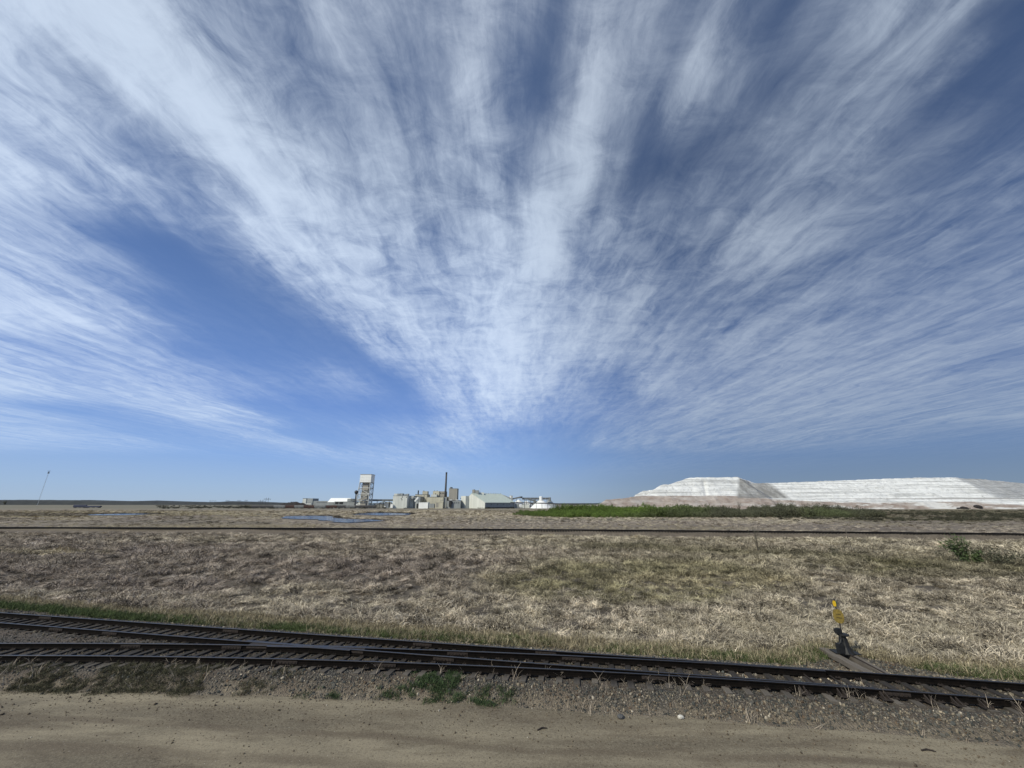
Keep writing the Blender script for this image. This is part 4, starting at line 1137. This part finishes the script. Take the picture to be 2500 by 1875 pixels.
def openings(par, Y, rects, m_=None, name='window', d=.25):
    """openings set proud of the wall plane at Y: (xa, xb, ytop, ybot) in frame units"""
    for xa, xb, yt, yb in rects:
        MB().box(xat(xa, Y, 5), xat(xb, Y, 5), Y-d, Y-.02, zat(yb, Y), zat(yt, Y)).build(name, m_ or M_BLACK, par)
def boxpart(par, name, m_, xa, xb, yt, yb, Y, depth, label=None):
    return MB().box(xat(xa, Y, 5), xat(xb, Y, 5), Y, Y+depth, zat(yb, Y), zat(yt, Y)).build(name, m_, par, label=label)
def ribs(par, X0_, X1_, Y, z0, z1, n, m_):
    for i in range(1, n):
        x = X0_ + (X1_-X0_)*i/n
        MB().box(x-.12, x+.12, Y-.14, Y-.003, z0+.2, z1).build('wall_rib', m_, par)

# far left: sheds
b, a0, a1_, zt = building('storage_shed', 'pale and grey flat roofed shed farthest left of the plant', 'building', 737, 745.5, 1216.5, 660, 22, M_PALE, M_DGREY)
boxpart(b, 'annex', M_GREY, 745.7, 762, 1216.8, 1240, 661, 20, 'grey wing')
boxpart(b, 'annex', M_GREY, 762.2, 800, 1223, 1240, 662, 20, 'low grey wing')
boxpart(b, 'canopy', M_WHITE, 738, 759, 1229.5, 1231, 650, 8)
b, *_ = building('low_shed', 'long low grey shed standing behind the rail cars at the left', 'building', 772, 815, 1226, 640, 18, M_GREY, M_RCGREY)
# white gabled storage with grey end
Y = 650; Xa, Xb = xat(797, Y, 5), xat(846, Y, 5)
b = thing('storage_hall', 'white hall with long bright pitched roof left of the tall tower', 'building', ((Xa+Xb)/2, Y, GZ))
ze, zr_ = zat(1229.5, Y), zat(1216, Y+14)
MB().box(Xa, Xb, Y, Y+28, GZ, ze).build('wall', M_WHITE, b)
MB().prism([(Xa-.3, Y-.6, ze+.003), (Xa-.3, Y-.6, ze+.5), (Xa-.3, Y+14, zr_), (Xa-.3, Y+28.6, ze+.5), (Xa-.3, Y+28.6, ze+.003)], (Xb-Xa+.6, 0, 0)).build('roof', M_WHITE, b)
boxpart(b, 'end_block', M_GREY, 846.6, 859, 1217.5, 1240, Y+4, 20)
for q in range(3): openings(b, Y, [(800+q*4.5, 803+q*4.5, 1231, 1236)], M_GREY, 'door')
b, *_ = building('gate_shed', 'low grey shed with two dark doors in front of the white hall', 'building', 816, 868, 1224.5, 632, 12, M_GREY, M_DGREY)
openings(b, 632, [(818, 826, 1225.5, 1231), (828, 837, 1225.5, 1231)], M_BLACK, 'door')
# quonset hut
Y = 628; Xa, Xb = xat(867, Y, 3), xat(886, Y, 3); Xc_ = (Xa+Xb)/2; rad = (Xb-Xa)/2; hh = zat(1227, Y) - GZ
b = thing('arched_hut', 'low arched hut with a white round end at the foot of the tower', 'building', (Xc_, Y, GZ))
P = [(Xc_ + rad*math.cos(t), Y, GZ + hh*math.sin(t)**.8) for t in np.linspace(0, math.pi, 13)]
MB().prism([(p[0]+2, p[1]+.4, p[2]) for p in P], (xat(911, Y+26, 3)-Xb, 26, 0)).build('roof', M_ROOFG, b)
MB().prism(P, (.3, .38, 0)).build('end_wall', M_WHITE, b)
MB().box(Xc_-1.3, Xc_+1.3, Y-.15, Y-.01, GZ, GZ+2.4).build('door', M_DGREY, b)

# headframe tower
Y = PY; T = thing('headframe_tower', 'tall steel mine headframe with white box top and open braced legs', 'tower', (xat(893, Y, 30), Y, GZ))
Xa, Xb = xat(879, Y, 45), xat(906, Y, 45); zc0, zc1 = zat(1177, Y), zat(1157.5, Y); D = Xb-Xa
MB().box(Xa, Xb, Y, Y+D*.95, zc0, zc1-.5).build('cabin', M_WHITE, T, label='white clad box at the top')
MB().box(Xa-.4, Xb+.4, Y-.4, Y+D*.95+.4, zc1-.497, zc1).build('roof', M_GREY, T)
for i in range(1, 5):
    zz = zc0 + (zc1-zc0)*i/5; MB().box(Xa+.2, Xb-.2, Y-.10, Y-.003, zz-.07, zz+.07).build('panel_joint', M_PALE, T)
Sa, Sb = Xa + D*.20, Xa + D*.74
MB().box(Sa, Sb, Y+3.5, Y+D*.72, GZ, zc0-.02).build('shaft_casing', M_CONC, T)
mbc = MB()
for i in range(7):
    zz = GZ + (zc0-GZ)*(i+.6)/7.2; MB().box(Sa-.1, Sb+.1, Y+3.3, Y+3.49, zz, zz+.35).build('casing_band', M_GREY, T)
lx = [Xa+.5, Xb-.5]; ly = [Y+.5, Y+D*.95-.5]
spl = {0: -4.0, 1: 0}
foot = {}
for i in (0, 1):
    for j in (0, 1):
        p0 = Vector((lx[i] + (-3.5 if i == 0 else .0), ly[j], GZ)); p1 = Vector((lx[i], ly[j], zc0)); foot[i, j] = (p0, p1)
        MB().bar(p0, p1, .75, 4).build('leg', M_STEEL, T)
def lp(i, j, t): a, c = foot[i, j]; return a + (c-a)*t
lev = [.06, .30, .54, .77, .99]
for (i, j), (k, l) in (((0,0),(1,0)), ((0,1),(1,1)), ((0,0),(0,1)), ((1,0),(1,1))):
    for t in lev[1:]: MB().bar(lp(i,j,t), lp(k,l,t), .5, 4).build('beam', M_STEEL, T)
    for t0, t1 in zip(lev[:-1], lev[1:]):
        if (i, j, k, l) == (0, 0, 1, 0):
            if t0 == .30 or t0 == .54: MB().bar(lp(i,j,t0) if t0 == .30 else lp(k,l,t0), lp(k,l,t1) if t0 == .30 else lp(i,j,t1), .36, 4).build('brace', M_STEEL, T)
        else:
            MB().bar(lp(i,j,t0), lp(k,l,t1), .36, 4).build('brace', M_STEEL, T); MB().bar(lp(k,l,t0), lp(i,j,t1), .36, 4).build('brace', M_STEEL, T)
# water tower
Y = 612; X = xat(866.5, Y, 5); zt = zat(1197, Y)
wt = thing('water_tower', 'slender dark water tower with a round tank left of the headframe', 'water tower', (X, Y, GZ))
MB().lathe((X, Y), [(2.2, GZ), (1.3, GZ+2.5), (1.0, GZ+6), (.9, zt-6)], 12).build('stem', M_SLATE, wt)
MB().lathe((X, Y), [(.92, zt-6.2), (1.6, zt-5.2), (2.6, zt-3.7), (2.85, zt-2.6), (2.55, zt-1.3), (1.5, zt-.35), (.4, zt)], 16).build('tank', M_SLATE, wt, smooth=True)
# dark gallery from the hall to the mill
def gallery(name, label, pts, wd, ht, m_, supports=0, cat='conveyor', sm=None, zdown=True, pw=.28):
    """pts: (px, py of the bottom, Y) ; a boxed conveyor bridge"""
    W = [Vector((xat(px_, Y_, 10), Y_, zat(py_, Y_))) for px_, py_, Y_ in pts]
    o = thing(name, label, cat, (W[0].x, W[0].y, GZ))
    for a, c in zip(W[:-1], W[1:]):
        d = (c-a); h = Vector((d.x, d.y, 0)).normalized(); s = Vector((-h.y, h.x, 0))*wd/2
        MB().prism([a-s, a+s, a+s+Vector((0,0,ht)), a-s+Vector((0,0,ht))], d).build('casing', m_, o)
        n = max(2, int(d.length/6))
        for i in range(1, n):
            p = a + d*i/n; MB().prism([p-s*1.05-h*.15, p-s*1.05+h*.15, p-s*1.05+h*.15+Vector((0,0,ht)), p-s*1.05-h*.15+Vector((0,0,ht))], (s*-.06)).build('casing_rib', sm or M_DGREY, o)
        for i in range(supports):
            p = a + d*(i+.5)/supports
            for e in (-1, 1): MB().bar((p.x+s.x*e*.8, p.y+s.y*e*.8, GZ), (p.x+s.x*e*.8, p.y+s.y*e*.8, p.z-.02), pw, 4).build('support', sm or M_DGREY, o)
    return o
gallery('conveyor_gallery', 'dark horizontal conveyor gallery between white hall and mill', [(857, 1223.2, 645), (958, 1223.4, 632)], 3.2, 2.7, M_DGREY, 7)
gallery('conveyor_gallery', 'short sloping conveyor climbing under the dark gallery', [(914, 1234, 634), (940, 1224.5, 634)], 1.6, 1.2, M_GREY, 3)
b, *_ = building('loading_shed', 'small white shed with black doorway left of the mill', 'building', 938, 952, 1225.5, 640, 8, M_WHITE, M_PALE)
openings(b, 640, [(949.5, 952, 1226.5, 1237)], M_BLACK, 'door')
for q in range(5):
    pass
# mill: front block with equipment
b, x0, x1, zt = building('mill_block', 'pale boxy mill block with three dark vents at its front', 'building', 958, 993, 1209.8, 612, 26, M_PALE, M_GREY)
openings(b, 612, [(980, 981.8, 1212.3, 1214.5), (977.5, 979.2, 1216, 1218), (979.5, 981.2, 1219, 1221), (990.2, 991.8, 1212.8, 1214.6)], M_BLACK, 'vent')
boxpart(b, 'rear_wall', M_PALE, 960, 981, 1205.2, 1212, 640, 10); ribs(b, x0, x1, 612, GZ, zt-.6, 5, M_PALE)
for q, (xa, xb, yt) in enumerate([(968, 974, 1205), (975, 981, 1204.6), (985, 989, 1206.4), (990, 995, 1205.6)]):
    boxpart(b, 'roof_unit', M_GREY, xa, xb, yt, 1209.7, 622, 6)
boxpart(b, 'plinth', M_WHITE, 953.5, 959, 1231, 1240, 607, 4)
b, x0, x1, zt = building('mill_block', 'grey white mill block right behind the one with vents', 'building', 994, 1009, 1210.3, 628, 24, M_PALE, M_GREY)
boxpart(b, 'duct', M_GREY, 1001, 1008, 1214, 1218, 622, 5)
b, x0, x1, zt = building('mill_block', 'grey stepped mill block with dark ducts in the middle of the mill', 'building', 1009.5, 1025, 1212.2, 626, 22, M_GREY, M_DGREY)
MB().bar((xat(1014, 620, 10), 620, zat(1225, 620)), (xat(1022, 620, 10), 620, zat(1215, 620)), 2.2, 10).build('duct', M_STEEL, b)
MB().lathe((xat(1019, 618, 5), 618), [(3.2, GZ), (3.2, zat(1229, 618)), (.6, zat(1224, 618))], 14).build('hopper', M_GREY, b)
boxpart(b, 'door', M_BLACK, 1017, 1022, 1230, 1240, 614, 3)
b, x0, x1, zt = building('mill_block', 'upper beige mill block under the short black stack', 'building', 1012, 1041, 1206.8, 648, 24, M_BEIGE, M_DGREY)
ribs(b, x0, x1, 648, GZ+8, zt-.6, 4, M_BEIGE)
openings(b, 648, [(1034, 1035.2, 1210, 1211.5), (1034.6, 1035.8, 1215, 1216.5)], M_BLACK, 'vent')
sx_ = xat(1021.3, 652, 25); MB().lathe((sx_, 652), [(1.0, zt), (.95, zat(1198, 652)), (1.05, zat(1198, 652)+.01), (1.05, zat(1197.3, 652))], 12).build('stack', M_BLACK, b, label='short black stack')
boxpart(b, 'penthouse', M_BEIGE, 1029.5, 1041.8, 1199.3, 1206.8, 655, 10)
MB().lathe((xat(1034, 658, 20), 658), [(1.3, zat(1199.3, 658)), (1.3, zat(1198.2, 658)), (.3, zat(1197.8, 658))], 10).build('roof_fan', M_DGREY, b)
b, x0, x1, zt = building('mill_block', 'tan main mill block with the two step penthouse', 'building', 1041.5, 1082, 1213, 624, 30, M_TAN, M_DGREY)
ribs(b, x0, x1, 624, GZ, zt-.6, 6, M_TAN)
boxpart(b, 'stair_tower', M_PALE, 1051, 1065, 1207, 1213, 634, 10, 'white stair head')
boxpart(b, 'penthouse', M_BEIGE, 1055, 1071, 1199, 1212.9, 645, 16); boxpart(b, 'penthouse', M_CONC, 1071.2, 1087, 1199.6, 1212.9, 646, 14, 'grey darker penthouse')
for q in (1073.5, 1077.5, 1081): openings(b, 646, [(q, q+1.3, 1203, 1205.5)], M_BLACK, 'window')
openings(b, 645, [(1060.5, 1063, 1205, 1207)], M_BLACK, 'vent')
for q in (1061, 1067): MB().lathe((xat(q, 650, 25), 650), [(.8, zat(1199, 650)), (.8, zat(1197.9, 650)), (.2, zat(1197.5, 650))], 8).build('roof_fan', M_DGREY, b)
boxpart(b, 'side_bay', M_GREY, 1082.2, 1090, 1213.5, 1240, 626, 20)
boxpart(b, 'bright_panel', M_BEIGE, 1073, 1080, 1216, 1222, 623.7, .28, 'lighter wall panel')
b, *_ = building('low_shed', 'low shed with a white roof before the tan mill block', 'building', 1022, 1045, 1226.3, 604, 10, M_WHITE, M_WHITE)
boxpart(b, 'annex', M_GREY, 1045.2, 1060, 1229.5, 1240, 605, 8)
b, *_ = building('low_shed', 'low tan shed before the tan mill block', 'building', 1061, 1081, 1226.3, 606, 10, M_TAN, M_BEIGE)
openings(b, 606, [(1064, 1070, 1227.5, 1238)], M_CONC, 'door')
# chimney
Y = 640; X = xat(1086.6, Y, 10); zt = zat(1153, Y)
c_ = thing('chimney', 'tall slim dark grey chimney rising above the mill', 'chimney', (X, Y, GZ))
MB().lathe((X, Y), [(2.0, GZ), (1.55, 30), (1.3, zt-2)], 16).build('shaft', M_SLATE, c_, smooth=True)
MB().lathe((X, Y), [(1.32, zt-2), (1.5, zt-1.8), (1.5, zt-.4), (1.2, zt)], 16).build('rim', M_BLACK, c_)
for q in np.linspace(20, zt-4, 6): MB().lathe((X, Y), [(1.75-.3*q/zt, q), (1.75-.3*q/zt, q+.35)], 16).build('band', M_DGREY, c_)
# tall block
Y = 628
b, x0, x1, zt = building('silo_block', 'tall plain beige concrete block right of the chimney', 'building', 1094.5, 1114.5, 1192.3, Y, 18, M_CONC, M_GREY)
ribs(b, x0, x1, Y, 12, zt-.6, 4, M_CONC)
MB().lathe((xat(1102, Y+6, 30), Y+6), [(2.0, zt), (2.0, zt+1.5), (1.2, zt+2.2)], 10).build('roof_fan', M_DGREY, b)
MB().lathe((xat(1099.5, Y+4, 30), Y+4), [(.9, zt), (.9, zt+2.2)], 8).build('roof_fan', M_GREY, b)
# low buildings under it
b, *_ = building('low_building', 'low grey building with a dark roof under the tall block', 'building', 1090.5, 1124, 1221.5, 612, 15, M_GREY, M_SLATE)
for q in range(4): openings(b, 612, [(1103+q*5, 1106+q*5, 1226, 1229)], M_DGREY, 'window')
boxpart(b, 'tank', M_BLACK, 1096, 1102, 1222.5, 1237, 609, 2.8, 'black steel rack')
boxpart(b, 'annex', M_CONC, 1082, 1096, 1212.6, 1222, 640, 12)
for q in (1097, 1112): boxpart(b, 'roof_unit', M_WHITE, q, q+6, 1220, 1221.4, 616, 5)
gallery('conveyor_gallery', 'short blue conveyor from the tall block to the big warehouse', [(1124, 1218.4, 640), (1137, 1219.8, 640)], 2, 1.7, M_BLUE, 1, sm=M_BLUE)
# big warehouse, set at an angle
C0 = Vector((xat(1184, 600, 4), 600, GZ)); q45 = R(42); gd = Vector((-math.cos(q45), math.sin(q45), 0)); sd = Vector((math.sin(q45), math.cos(q45), 0))
GW, SL = 60.0, 67.0; He, Hr = zat(1226.8, 600)-GZ, zat(1204.8, 622)-GZ
W = thing('warehouse', 'large pale green warehouse with steep roof, gable to the left', 'warehouse', C0, None)
up = Vector((0, 0, 1))
g0, g1 = C0, C0 + gd*GW
ap = C0 + gd*GW/2 + up*Hr
MB().prism([g0, g0+up*He, ap-up*.4, g1+up*He*.28, g1], -sd*-.4).build('gable_wall', M_PALE, W)
MB().prism([g0+gd*.02+sd*.41, g0+up*(He-.02)+sd*.41, g0+up*(He-.02)+sd*.41+gd*.4, g0+sd*.41+gd*.4], sd*(SL-.5)).build('side_wall', M_GREY, W)
ov = up*.02
MB().prism([g0+up*He-gd*.8-up*.5, g0+up*He-gd*.8, ap+up*.5, ap], sd*SL).build('roof', M_ROOFG, W)
MB().prism([g1+up*(He*.28)+gd*.8-up*.4, g1+up*(He*.28)+gd*.8, ap+up*.5-gd*.01, ap-gd*.01], sd*SL).build('roof', M_ROOFG, W)
e0 = C0 + sd*SL; 
MB().prism([e0, e0+up*He, ap+sd*SL-up*.4, g1+sd*SL+up*He*.28, g1+sd*SL], -sd*.4).build('gable_wall', M_PALE, W)
for i in range(1, 5):
    p = C0 + sd*(SL*i/5+.4) - gd*.02; MB().prism([p-sd*.45+up*(He*.62), p+sd*.45+up*(He*.62), p+sd*.45+up*(He*.78), p-sd*.45+up*(He*.78)], -gd*.12).build('vent', M_BLACK, W)
p = C0 + sd*2.5 - gd*.02; MB().prism([p, p+sd*(SL-4), p+sd*(SL-4)+up*1.6, p+up*1.6], -gd*.5).build('foundation_strip', M_BLACK, W)
pn = C0 + gd*(GW*.60) - sd*.02   # square stair bay in the gable
MB().prism([pn, pn+gd*11, pn+gd*11+up*(Hr*.83), pn+up*(Hr*.83)], -sd*6.5).build('stair_bay', M_PALE, W)
pn = C0 + gd*(GW*.86) - sd*.02; MB().prism([pn, pn+gd*8, pn+gd*8+up*3.4, pn+up*3.4], -sd*2.5).build('annex', M_DGREY, W, label='low dark annex at the gable corner')
for i in range(12):
    p = ap + sd*(SL*(i+.5)/12) + up*.5; MB().lathe((p.x, p.y), [(.55, p.z-.1), (.55, p.z+.7), (.75, p.z+.72), (.1, p.z+1.2)], 7).build('ridge_vent', M_GREY, W)
pp = ap + sd*6
boxpart(W, 'penthouse', M_CONC, 1152, 1157.5, 1195.5, 1207, 624, 8); boxpart(W, 'penthouse', M_GREY, 1157.6, 1167.5, 1196.8, 1207, 625, 8)
boxpart(W, 'penthouse', M_PALE, 1168, 1181, 1202.3, 1208.5, 632, 6, 'low white roof box'); boxpart(W, 'roof_unit', M_BLACK, 1155, 1158.6, 1195, 1196.7, 627, 4)
MB().bar((xat(1171.5, 634, 25), 634, zat(1206, 634)), (xat(1171.5, 634, 25), 634, zat(1192.5, 634)), .45, 8, .3).build('roof_mast', M_STEEL, W)
# conveyors behind the warehouse
gallery('conveyor_gallery', 'grey conveyor sloping down from the warehouse ridge end', [(1227, 1211.5, 668), (1252, 1221.5, 665)], 3, 2.6, M_GREY, 1)
b, *_ = building('transfer_tower', 'small white transfer tower behind the warehouse end', 'building', 1244, 1248.5, 1209.7, 672, 5, M_WHITE, M_PALE)
boxpart(b, 'side_bay', M_CONC, 1248.7, 1251.5, 1210, 1230, 672.5, 5)
gallery('conveyor_gallery', 'pale conveyor rising to a dark head box right of the warehouse', [(1251, 1220, 676), (1271, 1215.6, 676)], 2.6, 2.4, M_RCGREY, 1)
b, *_ = building('transfer_tower', 'dark transfer head box on steel posts between two conveyors', 'building', 1269, 1275.5, 1212, 676, 5, M_SLATE, M_BLACK, z0=zat(1216, 676))
for q in (1269.5, 1275): MB().bar((xat(q, 677, 8), 677, GZ), (xat(q, 677, 8), 677, zat(1216, 676)-.01), .3, 4).build('leg', M_STEEL, b)
gallery('conveyor_gallery', 'long pale level conveyor passing behind the white dome', [(1275, 1219.6, 680), (1341, 1219.6, 690)], 3, 3.2, M_RCGREY, 6, sm=M_STEEL)
gallery('conveyor_gallery', 'dark sloping conveyor under the long pale one', [(1279, 1217.5, 668), (1313, 1227, 660)], 2.4, 2.0, M_DGREY, 3)
b, *_ = building('transfer_tower', 'small grey transfer house left of the white dome neck', 'building', 1304, 1309, 1220, 676, 5, M_GREY, M_DGREY)
def dome(px_, Y, rbase, ytop_cone, rn, ytop, m_, label, name='storage_dome', m2=None):
    X = xat(px_, Y, 5); za, zb_ = zat(ytop_cone, Y), zat(ytop, Y)
    o = thing(name, label, 'storage dome', (X, Y, GZ))
    h = za-GZ
    MB().lathe((X, Y), [(rbase, GZ), (rbase*.80, GZ+h*.24), (rbase*.60, GZ+h*.50), (rbase*.40, GZ+h*.76), (rbase*.28, GZ+h*.93), (rn*1.25, za)], 28).build('cone', m_, o, smooth=False)
    MB().lathe((X, Y), [(rn*1.3, za+.01), (rn*1.3, za+.6)], 20).build('collar', m2 or m_, o)
    MB().lathe((X, Y), [(rn, za+.61), (rn, zb_-.4), (rn*.8, zb_)], 20).build('neck', m_, o)
    return o
dome(1321, 640, 18.5, 1222.3, 2.6, 1211.8, M_SALT, 'white conical storage dome with a round white neck', m2=M_PALE)
dome(1342, 700, 15, 1223, 2.4, 1214, M_GREY, 'grey conical storage dome with dark neck behind the white dome', m2=M_DGREY)
def cone_heap(px_, Y, r_, yt, m_, label):
    X = xat(px_, Y, 3); z = zat(yt, Y)
    o = MB().lathe((X, Y), [(r_, GZ), (r_*.62, GZ+(z-GZ)*.42), (r_*.2, GZ+(z-GZ)*.86), (.3, z)], 18).build('salt_heap', m_, smooth=True); tag(o, label, 'heap')
cone_heap(1247, 662, 12, 1221, M_SALT, 'white salt cone tight against the warehouse end')
cone_heap(1266, 690, 17, 1219.6, M_SALT, 'white salt cone under the dark head box')
cone_heap(1286, 700, 15, 1222.6, M_SALT, 'low white salt heap between warehouse and white dome')
b, *_ = building('low_shed', 'small grey shed standing among the white salt heaps', 'building', 1254, 1267, 1229.5, 652, 8, M_GREY, M_WHITE)
b, *_ = building('low_shed', 'long low grey white shed left of the white dome', 'building', 1274, 1292, 1231, 660, 8, M_PALE, M_GREY)
gallery('pipe_rack', 'long dark pipe rack on posts running from the warehouse towards the white pile', [(1246, 1228.2, 612), (1330, 1230, 606), (1415, 1233.3, 600)], 1.6, 1.5, M_SLATE, 6, 'pipe rack', M_SLATE, pw=.3)
gallery('pipe_rack', 'pale low pipeline climbing onto the white pile ramp', [(1412, 1235, 600), (1455, 1234, 590), (1480, 1231.5, 588)], 1.6, 1.0, M_CONC, 2, 'pipeline')

# ------------------------------------------------------------------ trains
def hopper(px_, Y, L, h, m_, label, loco=False):
    X = xat(px_, Y, 3); z0 = -.1
    o = thing('hopper_car', label, 'rail car', (X, Y, z0), 'rail cars parked left of the plant')
    w2 = 1.5
    MB().prism([(X-L/2, Y-w2, z0+1.3), (X-L/2, Y-w2, z0+h-.5), (X-L/2, Y-w2*.7, z0+h), (X-L/2, Y+w2*.7, z0+h), (X-L/2, Y+w2, z0+h-.5), (X-L/2, Y+w2, z0+1.3)], (L, 0, 0)).build('body', m_, o)
    for k in range(3):
        xc = X - L/2 + L*(k+.5)/3
        MB().prism([(xc-L*.15, Y-1.2, z0+1.298), (xc+L*.15, Y-1.2, z0+1.298), (xc+.5, Y-1.2, z0+.35), (xc-.5, Y-1.2, z0+.35)], (0, 2.4, 0)).build('hopper_chute', m_, o)
    for k in range(1, 8): MB().box(X-L/2+L*k/8-.08, X-L/2+L*k/8+.08, Y-w2-.12, Y-w2-.003, z0+1.35, z0+h-.55).build('side_post', m_, o)
    for e in (-1, 1):
        bg_ = MB().box(X+e*(L/2-2.1)-1.4, X+e*(L/2-2.1)+1.4, Y-1.0, Y+1.0, z0+.45, z0+.95).build('bogie', M_BLACK, o)
        for q in (-.9, .9):
            MB().bar((X+e*(L/2-2.1)+q, Y-.85, z0+.46), (X+e*(L/2-2.1)+q, Y+.85, z0+.46), .46, 12).build('wheel', M_BLACK, bg_)
    return o
CARS = [(629, M_SLATE, 'leftmost dark grey hopper car at the head of the parked train'), (656, M_SLATE, 'second dark grey hopper car, before the black mound'), (683, M_RCGREY, 'grey hopper car standing before the left end of the black mound'),
        (709.5, M_BROWNR, 'first red brown hopper car, between two grey ones'), (731, M_RCGREY, 'grey hopper car between two red brown ones'), (756, M_BROWNR, 'red brown hopper car below the leftmost plant shed'),
        (782, M_RCGREY, 'grey hopper car before the long low grey shed'), (810.5, M_BROWNR, 'red brown hopper car below the white hall'), (835.5, M_SLATE, 'black hopper car below the right end of the white hall'),
        (856, M_RCGREY, 'pale grey hopper car just left of the arched hut'), (880, M_SLATE, 'black hopper car before the arched hut'), (905, M_SLATE, 'rightmost black hopper car right of the arched hut')]
for k, (px_, m_, lab) in enumerate(CARS):
    nxt = CARS[k+1][0] if k+1 < len(CARS) else px_+24
    prv = CARS[k-1][0] if k else px_-26
    Lh = min(nxt-px_, px_-prv)*.672*.97*600/620
    hopper(px_, 598-(k*1.2), Lh, 4.3, m_, lab)
for px_, L, h, lab in ((196, 20, 4.6, 'dark navy rail car standing alone out in the left field'), (229, 24, 3.2, 'low dark navy rail car just right of the taller navy one')):
    o = hopper(px_, 660, L, h, M_NAVY, lab); o['group'] = 'navy rail cars out in the left field'
# black mound behind the train
xs_ = np.linspace(xat(664, 640, 2), xat(765, 640, 2), 40); hp = np.interp(xs_, [xat(p, 640, 2) for p in (664, 690, 715, 738, 765)], [0, 7.0, 9.4, 7.0, .0])
V = []
for f_, g in ((0, 0), (.35, .8), (.5, 1.0), (.65, .85), (1, 0)):
    for x, h in zip(xs_, hp): V.append((x, 630+26*f_, -.6 + (h+.6)*g*(.9+.2*random.random())))
i = np.arange(39)[None, :] + 40*np.arange(4)[:, None]
tag(link('black_mound', mesh_np('black_mound', np.array(V), np.stack([i, i+1, i+41, i+40], -1).reshape(-1, 4), M_DARK, True)), 'long black mound behind the parked rail cars', 'mound')

# ------------------------------------------------------------------ radio mast and power poles
Y = 1500; X = xat(93, Y, 10); zt = zat(1150, Y)
ms = thing('radio_mast', 'thin tall grey radio mast alone at the far left', 'mast', (X, Y, -.5))
mb = MB(); tri = [(math.cos(t)*1.1, math.sin(t)*1.1) for t in (.5, 2.6, 4.7)]
for a, c in tri: mb.bar((X+a, Y+c, -.5), (X+a, Y+c, zt-6), .17, 4)
N_ = 34
for k in range(N_):
    z_ = -.5 + (zt-6)*k/N_; z2 = -.5 + (zt-6)*(k+1)/N_
    for q in range(3):
        a, c = tri[q], tri[(q+1) % 3]; mb.bar((X+a[0], Y+a[1], z_), (X+c[0], Y+c[1], z2), .08, 3)
mb.build('lattice', M_STEEL, ms)
MB().box(X-1.8, X+1.8, Y-1.8, Y+1.8, zt-9, zt-5).build('antenna', M_SLATE, ms)
mb = MB()
for q in range(5): mb.bar((X, Y, zt-5), (X+math.cos(q*1.256)*4.2, Y+math.sin(q*1.256)*4.2, zt+1.5), .28, 4)
mb.build('antenna_array', M_SLATE, ms); MB().bar((X, Y, zt-5), (X, Y, zt+2.5), .25, 6).build('mast_tip', M_SLATE, ms)
def hpole(px_, Y, h, group, label, first=[None]):
    X = xat(px_, Y, 8); o = thing('power_pole', label, 'power pole', (X, Y, -.5), group); zz = -.5
    for e in (-1, 1): MB().bar((X+e*2.2, Y, zz), (X+e*2.2, Y, zz+h), .30, 5).build('post', M_SLATE, o)
    MB().box(X-6.5, X+6.5, Y-.3, Y+.3, zz+h-2.6, zz+h-2.0).build('crossarm', M_SLATE, o)
    for e in (-6, 0, 6): MB().bar((X+e, Y, zz+h-2.62), (X+e, Y, zz+h-4.2), .16, 4).build('insulator', M_SLATE, o)
    return o
PL = dict(zip((512, 518, 524, 552, 556, 580, 584.5, 598, 601.5), [q + ' H shaped power pole on the hazy horizon left of the plant' for q in
    ('leftmost tiny', 'second from left tiny', 'third from left tiny', 'fourth from left tiny', 'middle tiny', 'fourth from right tiny', 'third from right tiny', 'second from right tiny', 'rightmost tiny')]))
for px_ in (512, 518, 524, 552, 556, 580, 584.5, 598, 601.5): hpole(px_, 2000, 23 if px_ < 530 else 25, 'power poles on the horizon left of the plant', PL[px_])
for px_, h, lab in ((638, 17, 'power pole above the left end of the parked train'), (651, 22, 'tall power pole behind the second hopper car'), (713, 14, 'power pole behind the black mound')): 
    o = hpole(px_, 760, h*.8, None, lab)
for px_, yb, h, lab in ((456, 1233, 7, 'thin grey pole standing alone in the far left field'),):
    x, y = at(px_, 1238, -.5); o = thing('utility_pole', lab, 'pole', (x, y, -.5)); MB().bar((x, y, -.6), (x, y, 10.5), .22, 6, .16).build('post', M_TIMBER, o); MB().box(x-1.2, x+1.2, y-.1, y+.1, 9.2, 9.5).build('crossarm', M_TIMBER, o)
